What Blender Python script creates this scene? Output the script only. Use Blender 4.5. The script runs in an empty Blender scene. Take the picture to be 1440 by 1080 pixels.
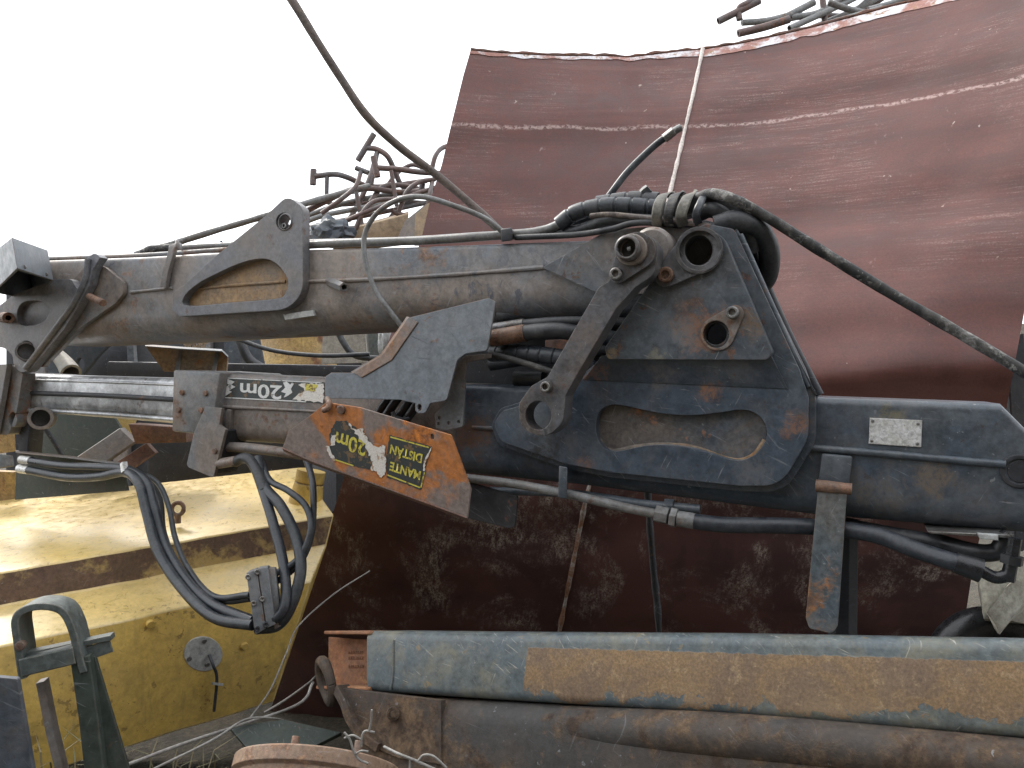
import bpy, bmesh, math, random
from mathutils import Vector, Matrix, noise as mnoise
random.seed(7)
R = math.radians
scene = bpy.context.scene
COL = scene.collection
F = 1100.0
CAM = Vector((0, 0, 1.6))

# ------------------------------------------------------------------ places
def ray(px, py):
    return Vector(((px - 720) / F, 1.0, (540 - py) / F))
def P(px, py, Y):
    return CAM + ray(px, py) * Y
class Plane:
    """a real plane in the yard; at() gives the point of it seen in a direction"""
    def __init__(s, o, n):
        s.o = Vector(o); s.n = Vector(n).normalized()          # n faces the camera side
        s.ux = Vector((0, 0, 1)).cross(s.n).normalized()
        s.uy = s.n.cross(s.ux).normalized()
    def at(s, px, py, off=0.0):
        d = ray(px, py); o = s.o + s.n * off
        return CAM + d * ((o - CAM).dot(s.n) / d.dot(s.n))
    def scale(s, px, py, off=0.0):
        return s.at(px, py, off).y / F
def plane3(a, b, c):
    n = (b - a).cross(c - a)
    if n.y > 0: n = -n
    return Plane(a, n)
YAW = R(24)
CR = Plane((0, 2.1, 1.6), (-math.sin(YAW), -math.cos(YAW), 0))

# ------------------------------------------------------------------ objects
def thing(name, label, cat, loc=(0, 0, 0), group=None):
    o = bpy.data.objects.new(name, None); COL.objects.link(o)
    o.location = loc; o.empty_display_size = .1
    o['label'] = label; o['category'] = cat
    if group: o['group'] = group
    return o
def tag(o, label, cat, group=None):
    o['label'] = label; o['category'] = cat
    if group: o['group'] = group
    return o
def origin_of(p):
    v = Vector((0, 0, 0))
    while p is not None:
        v = v + p.location; p = p.parent
    return v
def finish(name, bm, mats, parent=None, sharp=32, smooth=True, recalc=True):
    if recalc: bmesh.ops.recalc_face_normals(bm, faces=bm.faces[:])
    me = bpy.data.meshes.new(name); bm.to_mesh(me); bm.free()
    if not isinstance(mats, (list, tuple)): mats = [mats]
    for m in mats: me.materials.append(m)
    if smooth:
        for p in me.polygons: p.use_smooth = True
        me.set_sharp_from_angle(angle=R(sharp))
    o = bpy.data.objects.new(name, me); COL.objects.link(o)
    if parent is not None:
        o.parent = parent
        off = origin_of(parent)
    else:
        xs = [v.co for v in me.vertices]
        off = Vector(((min(v.x for v in xs) + max(v.x for v in xs)) / 2, (min(v.y for v in xs) + max(v.y for v in xs)) / 2, min(v.z for v in xs)))
        o.location = off
    me.transform(Matrix.Translation(-off))
    return o

# ------------------------------------------------------------------ outlines
def rounded(pts, seg=7):
    out = []; n = len(pts)
    for i, p in enumerate(pts):
        r = p[2] if len(p) > 2 else 0
        c = Vector(p[:2])
        if not r: out.append(c); continue
        a = Vector(pts[i - 1][:2]) - c; b = Vector(pts[(i + 1) % n][:2]) - c
        la, lb = a.length, b.length; a /= la; b /= lb
        ang = a.angle(b)
        d = min(r / math.tan(ang / 2), la * .48, lb * .48)
        rr = d * math.tan(ang / 2)
        mid = (a + b).normalized(); cen = c + mid * (rr / math.sin(ang / 2))
        s = c + a * d - cen; e = c + b * d - cen
        for k in range(seg + 1):
            t = k / seg; th = s.angle(e)
            if th < 1e-4: out.append(cen + s); break
            v = (s * math.sin((1 - t) * th) + e * math.sin(t * th)) / math.sin(th)
            out.append(cen + v)
    return out
def smooth2(pts, sub=6):
    n = len(pts); out = []
    for i in range(n):
        p0, p1, p2, p3 = [Vector(pts[(i + k) % n][:2]) for k in (-1, 0, 1, 2)]
        for k in range(sub):
            t = k / sub
            out.append(.5 * ((2 * p1) + (p2 - p0) * t + (2 * p0 - 5 * p1 + 4 * p2 - p3) * t * t + (3 * p1 - p0 - 3 * p2 + p3) * t ** 3))
    return out
def circ(cx, cy, rx, ry=None, n=28):
    ry = ry or rx
    return [Vector((cx + rx * math.cos(2 * math.pi * k / n), cy + ry * math.sin(2 * math.pi * k / n))) for k in range(n)]
def hull2(c1, r1, c2, r2, n=14):
    """teardrop round two circles"""
    c1 = Vector(c1); c2 = Vector(c2); d = c2 - c1; a0 = math.atan2(d.y, d.x); ph = math.acos(max(-1, min(1, (r1 - r2) / d.length)))
    out = []
    for k in range(n + 1):
        a = a0 + ph + (2 * math.pi - 2 * ph) * k / n; out.append(c1 + Vector((math.cos(a), math.sin(a))) * r1)
    for k in range(n + 1):
        a = a0 - ph + 2 * ph * k / n; out.append(c2 + Vector((math.cos(a), math.sin(a))) * r2)
    return out
def jag(pts, step=2.5, amp=1.2, seed=1):
    rnd = random.Random(seed); out = []; n = len(pts)
    for i in range(n):
        a = Vector(pts[i][:2]); b = Vector(pts[(i + 1) % n][:2]); L = (b - a).length; m = max(1, int(L / step))
        for k in range(m):
            q = a.lerp(b, k / m)
            out.append(q + Vector((rnd.uniform(-amp, amp), rnd.uniform(-amp, amp))))
    return out

def plate(name, outline, pl, off, th, mat, parent=None, holes=(), back_off=None):
    """flat plate with real thickness; outline in directions, laid on plane pl"""
    pts = rounded(outline) if not isinstance(outline[0], Vector) else outline
    bm = bmesh.new(); edges = []
    loops = []
    for lp in [pts] + [h for h in holes]:
        vs = [bm.verts.new(pl.at(p[0], p[1], off)) for p in lp]
        loops.append(vs)
        for i in range(len(vs)): edges.append(bm.edges.new((vs[i], vs[(i + 1) % len(vs)])))
    bmesh.ops.triangle_fill(bm, use_beauty=True, use_dissolve=False, edges=edges)
    front = bm.faces[:]
    mp = {}
    for v in bm.verts[:]: mp[v] = bm.verts.new(v.co - pl.n * th)
    for f in front:
        if f.normal.dot(pl.n) < 0: f.normal_flip()
        bm.faces.new([mp[v] for v in reversed(f.verts[:])])
    for vs in loops:
        for i in range(len(vs)):
            a, b = vs[i], vs[(i + 1) % len(vs)]
            bm.faces.new((a, b, mp[b], mp[a]))
    return finish(name, bm, mat, parent, sharp=35)

def loft(name, rings, mat, parent=None, cap=True, sharp=32, closed=True):
    bm = bmesh.new(); R_ = [[bm.verts.new(p) for p in r] for r in rings]; n = len(rings[0])
    for a, b in zip(R_[:-1], R_[1:]):
        for i in range(n if closed else n - 1):
            j = (i + 1) % n; bm.faces.new((a[i], a[j], b[j], b[i]))
    if cap: bm.faces.new(R_[0]); bm.faces.new(R_[-1])
    return finish(name, bm, mat, parent, sharp)
def section(H, d, rt, rb, n=5, flat=0):
    pts = []
    def arc(cb, cs, r, a0):
        for k in range(n + 1):
            a = a0 + math.pi / 2 * k / n
            pts.append((cb + r * math.cos(a), cs + r * math.sin(a)))
    arc(rt, rt, rt, math.pi)            # front top (b=0,s=rt) -> (b=rt,s=0)
    arc(d - rt, rt, rt, 1.5 * math.pi)
    arc(d - rb, H - rb, rb, 0)
    arc(rb, H - rb, rb, .5 * math.pi)
    return pts
def boxbeam(name, stations, pl, off, d, rt, rb, mat, parent=None):
    """beam of rounded section; stations = (px, y top, y bottom)"""
    rings = []
    for st in stations:
        a = pl.at(st[0], st[1], off); b = pl.at(st[0], st[2], off)
        dn = (b - a); H = dn.length; dn /= H; bk = -pl.n
        rings.append([a + bk * q[0] + dn * q[1] for q in section(H, d, rt, rb)])
    return loft(name, rings, mat, parent)

def catmull(pts, sub):
    if len(pts) < 3: return [pts[0].lerp(pts[-1], k / sub) for k in range(sub + 1)]
    q = [2 * pts[0] - pts[1]] + list(pts) + [2 * pts[-1] - pts[-2]]; out = []
    for i in range(1, len(q) - 2):
        p0, p1, p2, p3 = q[i - 1:i + 3]
        for k in range(sub):
            t = k / sub
            out.append(.5 * ((2 * p1) + (p2 - p0) * t + (2 * p0 - 5 * p1 + 4 * p2 - p3) * t * t + (3 * p1 - p0 - 3 * p2 + p3) * t ** 3))
    out.append(pts[-1]); return out
def resample(pts, step):
    out = [pts[0]]; acc = 0
    for a, b in zip(pts[:-1], pts[1:]):
        L = (b - a).length
        if L < 1e-9: continue
        t = step - acc
        while t <= L:
            out.append(a.lerp(b, t / L)); t += step
        acc = (acc + L) % step
    if (out[-1] - pts[-1]).length > step * .3: out.append(pts[-1])
    return out
def tube_bm(bm, pts, r, sides=12, rfun=None, hollow=0, sub=8, step=None, smooth=True, wob=0):
    path = catmull([Vector(p) for p in pts], sub) if smooth else [Vector(p) for p in pts]
    if step: path = resample(path, step)
    n = len(path); prev = None; rings = []; s = 0
    for i in range(n):
        t = (path[min(i + 1, n - 1)] - path[max(i - 1, 0)]).normalized()
        if prev is None:
            u = t.orthogonal().normalized()
        else:
            u = (prev - t * prev.dot(t)).normalized()
        prev = u; w = t.cross(u)
        if i: s += (path[i] - path[i - 1]).length
        rr = r * (rfun(s) if rfun else 1.0)
        if wob: rr *= 1 + wob * mnoise.noise(path[i] * 18)
        rings.append([bm.verts.new(path[i] + (u * math.cos(2 * math.pi * k / sides) + w * math.sin(2 * math.pi * k / sides)) * rr) for k in range(sides)])
    for a, b in zip(rings[:-1], rings[1:]):
        for k in range(sides): bm.faces.new((a[k], a[(k + 1) % sides], b[(k + 1) % sides], b[k]))
    for ring, sg in ((rings[0], -1), (rings[-1], 1)):
        if hollow:
            c = sum((v.co for v in ring), Vector()) / sides
            t = (path[1] - path[0]).normalized() if sg < 0 else (path[-1] - path[-2]).normalized()
            inn = [bm.verts.new(c + (v.co - c) * hollow) for v in ring]
            dp = [bm.verts.new(v.co - t * sg * r * 2.5) for v in inn]
            for k in range(sides):
                j = (k + 1) % sides
                bm.faces.new((ring[k], ring[j], inn[j], inn[k])); bm.faces.new((inn[k], inn[j], dp[j], dp[k]))
            bm.faces.new(dp)
        else: bm.faces.new(ring)
def tube(name, pts, r, mat, parent=None, **kw):
    bm = bmesh.new(); tube_bm(bm, pts, r, **kw)
    return finish(name, bm, mat, parent, sharp=40)
def sweep_rect(name, pts, wdir_w, depth, bk, mat, parent=None, sm=True, sub=6, rr=.12):
    """flat bar bent along a path: wide wdir_w across the path in the view plane, depth along bk"""
    path = catmull([Vector(p) for p in pts], sub) if sm else [Vector(p) for p in pts]
    rings = []; n = len(path); bk = Vector(bk).normalized()
    for i in range(n):
        t = (path[min(i + 1, n - 1)] - path[max(i - 1, 0)]).normalized()
        w = bk.cross(t).normalized(); ww = wdir_w / 2; c = min(ww, depth / 2) * rr
        q = [(-ww + c, 0), (ww - c, 0), (ww, c), (ww, depth - c), (ww - c, depth), (-ww + c, depth), (-ww, depth - c), (-ww, c)]
        rings.append([path[i] + w * a + bk * b for a, b in q])
    return loft(name, rings, mat, parent)
def disc(name, c, axis, r, th, mat, parent=None, n=28, bev=.15, hole=0):
    axis = Vector(axis).normalized(); u = axis.orthogonal().normalized(); w = axis.cross(u); b = th * bev
    prof = [(r, 0), (r, th - b), (r - b, th)] + ([(hole, th), (hole, 0)] if hole else [])
    bm = bmesh.new(); rings = [[bm.verts.new(Vector(c) + axis * h + (u * math.cos(2 * math.pi * k / n) + w * math.sin(2 * math.pi * k / n)) * q) for k in range(n)] for q, h in prof]
    rr = list(zip(rings[:-1], rings[1:])) + ([(rings[-1], rings[0])] if hole else [])
    for a, b_ in rr:
        for k in range(n): bm.faces.new((a[k], a[(k + 1) % n], b_[(k + 1) % n], b_[k]))
    if not hole: bm.faces.new(rings[0]); bm.faces.new(rings[-1])
    return finish(name, bm, mat, parent, sharp=30)
def bolt(c, axis, r, h, mat, parent, name='bolt', socket=True):
    """socket-head bolt: cylinder with a six-sided recess"""
    axis = Vector(axis).normalized(); u = axis.orthogonal().normalized(); w = axis.cross(u); n = 18
    def ring(bm, q, hh, m=n): return [bm.verts.new(Vector(c) + axis * hh + (u * math.cos(2 * math.pi * k / m) + w * math.sin(2 * math.pi * k / m)) * q) for k in range(m)]
    bm = bmesh.new()
    rs = [ring(bm, r, -.004), ring(bm, r, h * .85), ring(bm, r * .88, h)]
    if socket: rs += [ring(bm, r * .55, h), ring(bm, r * .5, h * .45)]
    for a, b in zip(rs[:-1], rs[1:]):
        for k in range(n): bm.faces.new((a[k], a[(k + 1) % n], b[(k + 1) % n], b[k]))
    bm.faces.new(rs[0]); bm.faces.new(rs[-1])
    return finish(name, bm, mat, parent)
def block(name, corners, mat, parent=None, bev=0.0, seg=2):
    """eight corners: 0-3 front (tl,tr,br,bl), 4-7 back"""
    bm = bmesh.new(); v = [bm.verts.new(c) for c in corners]
    for f in ((0, 1, 2, 3), (7, 6, 5, 4), (0, 4, 5, 1), (1, 5, 6, 2), (2, 6, 7, 3), (3, 7, 4, 0)): bm.faces.new([v[i] for i in f])
    bmesh.ops.recalc_face_normals(bm, faces=bm.faces[:])
    if bev: bmesh.ops.bevel(bm, geom=bm.edges[:], offset=bev, segments=seg, affect='EDGES', profile=.5)
    return finish(name, bm, mat, parent, sharp=40)
def quadbox(name, q, pl, off, d, mat, parent=None, bev=.003):
    f = [pl.at(x, y, off) for x, y in q]
    return block(name, f + [p - pl.n * d for p in f], mat, parent, bev)

# ------------------------------------------------------------------ materials
def mat_new(name):
    m = bpy.data.materials.new(name); m.use_nodes = True
    nt = m.node_tree; nt.nodes.clear()
    return m, nt
class NB:
    def __init__(s, nt): s.nt = nt
    def n(s, t, **kw):
        x = s.nt.nodes.new(t)
        for k, v in kw.items(): setattr(x, k, v)
        return x
    def lk(s, a, b): s.nt.links.new(a, b)
    def put(s, sock, v):
        if hasattr(v, 'is_linked') or hasattr(v, 'links'): s.lk(v, sock)
        elif isinstance(v, (tuple, list)) and len(v) == 3 and len(sock.default_value) == 4: sock.default_value = (*v, 1)
        else: sock.default_value = v
    def coord(s):
        if not hasattr(s, '_tc'): s._tc = s.n('ShaderNodeTexCoord').outputs['Object']
        return s._tc
    def mapping(s, scale=(1, 1, 1), rot=(0, 0, 0), loc=(0, 0, 0)):
        m = s.n('ShaderNodeMapping'); s.lk(s.coord(), m.inputs[0])
        if any(rot):
            m.vector_type = 'TEXTURE'; scale = tuple(1 / k for k in scale)
        m.inputs['Location'].default_value = loc; m.inputs['Rotation'].default_value = rot; m.inputs['Scale'].default_value = scale
        return m.outputs[0]
    def noise(s, scale, detail=6, rough=.6, dist=0, vec=None, loc=None):
        x = s.n('ShaderNodeTexNoise'); x.inputs['Scale'].default_value = scale; x.inputs['Detail'].default_value = detail
        x.inputs['Roughness'].default_value = rough; x.inputs['Distortion'].default_value = dist
        s.lk(vec if vec is not None else (s.mapping(loc=loc) if loc else s.coord()), x.inputs['Vector'])
        return x.outputs[0]
    def ramp(s, v, lo, hi, a=0, b=1):
        x = s.n('ShaderNodeMapRange'); x.interpolation_type = 'SMOOTHSTEP'
        s.put(x.inputs['Value'], v); x.inputs['From Min'].default_value = lo; x.inputs['From Max'].default_value = hi
        x.inputs['To Min'].default_value = a; x.inputs['To Max'].default_value = b
        return x.outputs[0]
    def math(s, op, a, b=0.0, clamp=False):
        x = s.n('ShaderNodeMath', operation=op, use_clamp=clamp); s.put(x.inputs[0], a); s.put(x.inputs[1], b); return x.outputs[0]
    def mix(s, f, a, b, mode='MIX'):
        x = s.n('ShaderNodeMix', data_type='RGBA', blend_type=mode); s.put(x.inputs[0], f); s.put(x.inputs[6], a); s.put(x.inputs[7], b); return x.outputs[2]
    def grey(s, v):
        x = s.n('ShaderNodeCombineColor'); [s.put(x.inputs[i], v) for i in range(3)]; return x.outputs[0]
    def xyz(s):
        if not hasattr(s, '_pos'):
            g = s.n('ShaderNodeNewGeometry'); x = s.n('ShaderNodeSeparateXYZ'); s.lk(g.outputs['Position'], x.inputs[0]); s._pos = x.outputs
        return s._pos
    def edge(s, rad):
        b = s.n('ShaderNodeBevel', samples=4); b.inputs[0].default_value = rad
        g = s.n('ShaderNodeNewGeometry'); d = s.n('ShaderNodeVectorMath', operation='DOT_PRODUCT')
        s.lk(b.outputs[0], d.inputs[0]); s.lk(g.outputs['Normal'], d.inputs[1])
        return b.outputs[0], s.ramp(d.outputs['Value'], .995, .85)
def out(nb, col, rough, bump_h=None, bump=.3, metal=0.0, nrm=None, dist=.004, spec=.5, coat=0):
    p = nb.n('ShaderNodeBsdfPrincipled'); o = nb.n('ShaderNodeOutputMaterial'); nb.lk(p.outputs[0], o.inputs[0])
    nb.put(p.inputs['Base Color'], col); nb.put(p.inputs['Roughness'], rough); nb.put(p.inputs['Metallic'], metal)
    p.inputs['Specular IOR Level'].default_value = spec
    if bump_h is not None:
        b = nb.n('ShaderNodeBump'); b.inputs['Strength'].default_value = bump; b.inputs['Distance'].default_value = dist
        nb.lk(bump_h, b.inputs['Height'])
        if nrm is not None: nb.lk(nrm, b.inputs['Normal'])
        nb.lk(b.outputs[0], p.inputs['Normal'])
    return p
def paint(name, base, alt, rust=(.16, .075, .04), rust2=(.06, .035, .025), amt=.3, sc=3.0, rough=.5, metal=0.0, scratch=.35,
          scol=(.3, .31, .32), dust=.2, dcol=(.25, .2, .16), edge=.5, ecol=(.2, .17, .15), bump=.35, spec=.5, streak=.25, fine=90, loc=(0, 0, 0), altr=(.4, .62), chips=0.0, smudge=0.25, spots=.6, mot=.3, ospot=.7, stains=(), zone=None):
    m, nt = mat_new(name); nb = NB(nt)
    big = nb.noise(sc, 9, .62, .4, loc=loc)
    big2 = nb.noise(sc * .8, 7, .6, .6, loc=(7.1 + loc[0], 3.3, 1.7))
    mid = nb.noise(sc * 9, 8, .68, .2)
    fin = nb.noise(fine, 5, .7)
    col = nb.mix(nb.ramp(big2, altr[0], altr[1]), base, alt)
    mott = nb.math('ADD', nb.ramp(mid, .25, .75, 1 - mot, 1 + mot), nb.ramp(fin, .3, .7, -mot * .5, mot * .5))
    col = nb.mix(1.0, col, nb.grey(mott), 'MULTIPLY')
    if streak:
        st = nb.noise(1, 6, .7, .1, vec=nb.mapping((38, 38, 1.6)))
        stm = nb.math('MULTIPLY', nb.ramp(st, .52, .72), nb.ramp(nb.noise(sc * 1.3, 3, loc=(2, 9, 4)), .45, .65))
        col = nb.mix(nb.math('MULTIPLY', stm, streak), col, dcol)
    du = nb.math('MULTIPLY', nb.ramp(nb.noise(sc * 2.3, 9, .72, .5, loc=(4, 1, 8)), .46, .72), dust)
    col = nb.mix(du, col, dcol)
    rm = nb.ramp(nb.math('ADD', nb.math('MULTIPLY', big, .72), nb.math('MULTIPLY', mid, .28)), .68 - amt * .36, .73 - amt * .30)
    rcol = nb.mix(nb.ramp(nb.noise(sc * 6, 8, .7, .3, loc=(1, 5, 2)), .38, .62), rust2, rust)
    rcol = nb.mix(1.0, rcol, nb.grey(nb.ramp(fin, .25, .75, .65, 1.35)), 'MULTIPLY')
    col = nb.mix(nb.math('MULTIPLY', rm, .92), col, rcol)
    if scratch:
        acc = None
        for i, (rot, sv) in enumerate((((0, .55, .2), (5, 20, 190)), ((0, -1.15, .1), (8, 20, 230)), ((0, .13, 0), (4, 20, 210)), ((0, 1.0, .1), (14, 20, 240)))):
            x = nb.noise(1, 3, .6, .5, vec=nb.mapping(sv, rot, (i * 3.1, i, 0)))
            g = nb.ramp(nb.noise(sc * 2, 3, loc=(i * 2.7, 6, i)), .5, .62)
            x = nb.math('MULTIPLY', nb.ramp(x, .64, .70), g)
            acc = x if acc is None else nb.math('MAXIMUM', acc, x)
        col = nb.mix(nb.math('MULTIPLY', acc, scratch), col, scol)
    if smudge:
        sm = nb.ramp(nb.noise(sc * 4.5, 8, .75, 1.6, loc=(5, 2, 7)), .53, .60)
        sm = nb.math('MULTIPLY', sm, nb.ramp(nb.noise(sc * 1.1, 3, loc=(8, 4, 1)), .45, .6))
        col = nb.mix(nb.math('MULTIPLY', sm, smudge), col, nb.mix(1.0, base, (.42, .46, .56), 'MULTIPLY'))
    if spots:
        sp = nb.noise(sc * 16, 5, .62, .3, loc=(1, 1, 6))
        gate = nb.ramp(nb.noise(sc * 1.7, 4, loc=(3, 8, 8)), .42, .6, .25, 1)
        col = nb.mix(nb.math('MULTIPLY', nb.math('MULTIPLY', nb.ramp(sp, .66, .70), gate), spots), col, scol)
        col = nb.mix(nb.math('MULTIPLY', nb.math('MULTIPLY', nb.ramp(sp, .35, .31), gate), spots), col, rust2)
    if ospot:
        osp = nb.ramp(nb.math('ADD', nb.noise(sc * 7, 6, .66, .5, loc=(6, 1, 3)), nb.ramp(nb.noise(sc * .9, 3, loc=(2, 2, 8)), .35, .7, -.09, .07)), .635, .68)
        col = nb.mix(nb.math('MULTIPLY', osp, ospot), col, nb.mix(nb.ramp(fin, .35, .65), rust2, rust))
    if chips:
        ch = nb.ramp(nb.math('ADD', nb.noise(34, 4, .6, .3, loc=(8, 8, 1)), nb.ramp(nb.noise(5, 3), .35, .7, -.12, .1)), .665, .69)
        col = nb.mix(nb.math('MULTIPLY', ch, chips), col, rust2)
    if zone:
        o_, ux_, uy_, s0, (ta, tb), (ba, bb_), zc1, zc2, zc3 = zone
        g = nb.n('ShaderNodeNewGeometry'); sb_ = nb.n('ShaderNodeVectorMath', operation='SUBTRACT'); nb.lk(g.outputs['Position'], sb_.inputs[0]); sb_.inputs[1].default_value = o_
        def dotp(v):
            d = nb.n('ShaderNodeVectorMath', operation='DOT_PRODUCT'); nb.lk(sb_.outputs[0], d.inputs[0]); d.inputs[1].default_value = v; return d.outputs['Value']
        S_, T_ = dotp(ux_), dotp(uy_)
        n1 = nb.noise(9, 9, .72, .6, loc=(4, 4, 4)); n2 = nb.noise(40, 7, .75, .4)
        top = nb.math('SUBTRACT', nb.math('ADD', nb.math('MULTIPLY', S_, ta), tb), T_)
        top = nb.math('ADD', top, nb.ramp(n2, .3, .7, -.0025, .0025))
        bot = nb.math('SUBTRACT', T_, nb.math('ADD', nb.math('MULTIPLY', S_, ba), bb_))
        bot = nb.math('ADD', bot, nb.ramp(n1, .3, .7, -.030, .026)); bot = nb.math('ADD', bot, nb.ramp(n2, .3, .7, -.008, .008))
        zm = nb.math('MULTIPLY', nb.math('MULTIPLY', nb.ramp(top, -.001, .002), nb.ramp(bot, -.002, .004)), nb.ramp(nb.math('ADD', S_, nb.ramp(n2, .3, .7, -.001, .001)), s0 - .001, s0 + .001))
        zc = nb.mix(nb.ramp(n1, .36, .62), zc1, zc2)
        zc = nb.mix(nb.ramp(n2, .52, .68), zc, zc3)
        zc = nb.mix(1.0, zc, nb.grey(nb.ramp(nb.noise(190, 4, .75), .3, .7, .7, 1.3)), 'MULTIPLY')
        zc = nb.mix(nb.ramp(nb.noise(3, 6, .6, .3, loc=(1, 9, 2)), .5, .7, 0, .5), zc, zc3)
        col = nb.mix(zm, col, zc); rm = nb.math('MAXIMUM', rm, zm)
    for p, rad, sc_, k in stains:
        g = nb.n('ShaderNodeNewGeometry'); d = nb.n('ShaderNodeVectorMath', operation='DISTANCE'); nb.lk(g.outputs['Position'], d.inputs[0]); d.inputs[1].default_value = p
        dd = nb.math('ADD', d.outputs['Value'], nb.ramp(nb.noise(22, 8, .72, .6), .25, .75, -rad * .6, rad * .6))
        col = nb.mix(nb.math('MULTIPLY', nb.math('MULTIPLY', nb.ramp(dd, rad * 1.05, rad * .3), k), nb.ramp(nb.noise(75, 6, .75, .3, loc=(p[0], 3, p[2])), .36, .56, .15, 1)), col, sc_)
    nrm, em = nb.edge(.0035)
    if edge:
        em = nb.math('MULTIPLY', em, nb.ramp(nb.noise(28, 5, .7, loc=(3, 3, 9)), .38, .58, 0, edge))
        col = nb.mix(em, col, ecol)
    rg = nb.math('ADD', nb.ramp(mid, .3, .7, rough - .09, rough + .11), nb.math('MULTIPLY', rm, .25), clamp=True)
    h = nb.math('ADD', nb.math('MULTIPLY', mid, .5), nb.math('ADD', nb.math('MULTIPLY', fin, .22), nb.math('MULTIPLY', rm, .25)))
    out(nb, col, rg, h, bump, metal, nrm, spec=spec)
    return m

M = {}
M['blue'] = paint('dark_blue_paint', (.048, .066, .092), (.075, .088, .102), rust=(.20, .085, .045), amt=.12, sc=3.2, rough=.37, scratch=.5, dust=.28, dcol=(.19, .16, .135), streak=.3, edge=.55, ecol=(.24, .24, .24), stains=[(tuple(CR.at(1000, 548, 0.06)), .03, (.26, .12, .06), .8), (tuple(CR.at(1120, 600, 0.06)), .035, (.26, .12, .06), .6), (tuple(CR.at(835, 520, 0.06)), .04, (.26, .12, .06), .7), (tuple(CR.at(930, 520, 0.06)), .05, (.13,.12,.12), .7), (tuple(CR.at(775, 640, 0.05)), .07, (.022, .020, .019), .8), (tuple(CR.at(1060, 668, 0.06)), .06, (.12,.12,.125), .6), (tuple(CR.at(1255, 590, 0.0)), .04, (.20,.17,.10), .6), (tuple(CR.at(1310, 672, 0.0)), .05, (.17,.13,.095), .7), (tuple(CR.at(1170, 670, 0.0)), .05, (.11,.08,.06), .6), (tuple(CR.at(1240, 700, 0.0)), .07, (.14,.12,.105), .6), (tuple(CR.at(665, 610, 0.0)), .07, (.17,.09,.055), .75), (tuple(CR.at(820, 650, 0.05)), .03, (.26, .12, .06), .5)])
M['bluegrey'] = paint('blue_grey_paint', (.058, .074, .092), (.078, .092, .108), rust=(.2, .09, .05), amt=.22, sc=3, rough=.38, scratch=.55, dust=.2, edge=.6, ecol=(.26, .24, .22), stains=[(tuple(CR.at(985, 462, 0.105)), .075, (.26, .12, .06), .75), (tuple(CR.at(1052, 452, 0.105)), .04, (.2,.12,.06), .6), (tuple(CR.at(905, 400, 0.1)), .05, (.022, .020, .019), .6), (tuple(CR.at(960, 420, 0.105)), .06, (.045,.04,.04), .6), (tuple(CR.at(860, 498, 0.1)), .022, (.34,.25,.14), .8), (tuple(CR.at(925, 500, 0.1)), .03, (.26,.24,.17), .5), (tuple(CR.at(1010, 380, 0.105)), .05, (.022, .020, .019), .5), (tuple(CR.at(960, 470, 0.105)), .05, (.15,.16,.17), .6)])
M['arm'] = paint('worn_arm_paint', (.17, .19, .215), (.235, .20, .175), rust=(.32, .185, .11), rust2=(.14, .10, .08), amt=.34, smudge=.75, sc=2.6, rough=.47, scratch=.75, dust=.45, dcol=(.24, .19, .15), edge=.6, ecol=(.25, .22, .2), altr=(.38, .58))
M['brown'] = paint('brown_worn_steel', (.19, .155, .132), (.15, .162, .172), smudge=.4, rust=(.22, .11, .06), rust2=(.09, .055, .04), amt=.4, sc=3.4, rough=.5, scratch=.5, dust=.35, edge=.5)
M['legm'] = paint('rust_spotted_leg', (.085, .105, .12), (.12, .125, .125), rust=(.32, .14, .05), rust2=(.12, .065, .04), amt=.34, sc=5, rough=.42, scratch=.6, dust=.4, edge=.8, ecol=(.3, .22, .16))
M['recess'] = paint('rusty_recess', (.062, .075, .092), (.10, .09, .085), rust=(.34, .15, .075), rust2=(.11, .07, .05), amt=.36, sc=5, rough=.45, scratch=.5, dust=.4, edge=0)
M['head'] = paint('head_plate_steel', (.085, .10, .118), (.14, .125, .115), amt=.2, sc=4, rough=.42, scratch=.6, dust=.4, edge=.8, ecol=(.32, .3, .28), smudge=.3)
M['lipm'] = paint('rust_faded_grey', (.20, .125, .085), (.15, .145, .145), rust=(.30, .15, .07), rust2=(.13, .08, .055), amt=.42, sc=9, rough=.5, scratch=.4, dust=.3, edge=.6, ecol=(.3, .2, .13))
M['lug'] = paint('lug_steel', (.15, .155, .17), (.17, .152, .14), amt=.18, smudge=.4, sc=3.2, rough=.45, scratch=.6, dust=.3, edge=.7, ecol=(.27, .24, .21), rust=(.16, .085, .05))
M['cover'] = paint('grey_cover', (.125, .145, .165), (.15, .165, .18), rust=(.26, .13, .07), amt=.12, sc=3.5, rough=.42, scratch=.7, scol=(.06, .06, .065), dust=.25, edge=.8, ecol=(.3, .18, .11), bump=.3)
M['ochre'] = paint('ochre_rust', (.30, .195, .10), (.19, .165, .14), rust=(.29, .14, .06), rust2=(.13, .075, .045), amt=.45, sc=5, rough=.6, scratch=.4, dust=.3, edge=.2)
M['orange'] = paint('orange_rust', (.42, .15, .035), (.21, .165, .145), rust=(.60, .205, .035), rust2=(.22, .08, .03), amt=.38, smudge=0, sc=6, rough=.68, scratch=.3, scol=(.35, .36, .38), dust=.25, dcol=(.2, .19, .19), edge=.6, ecol=(.3, .22, .17), bump=.5, altr=(.44, .54), streak=.5)
M['bare'] = paint('polished_steel', (.60, .61, .62), (.28, .285, .29), rust=(.2, .13, .09), amt=.12, sc=4, rough=.36, metal=.55, scratch=.7, scol=(.5, .5, .5), dust=.35, dcol=(.1, .1, .1), edge=.3, bump=.2)
M['boltm'] = paint('bolt_steel', (.2, .2, .2), (.13, .12, .11), amt=.25, sc=20, rough=.38, metal=.6, scratch=0, dust=.2, edge=.8, ecol=(.45, .44, .42), streak=0)
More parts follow.
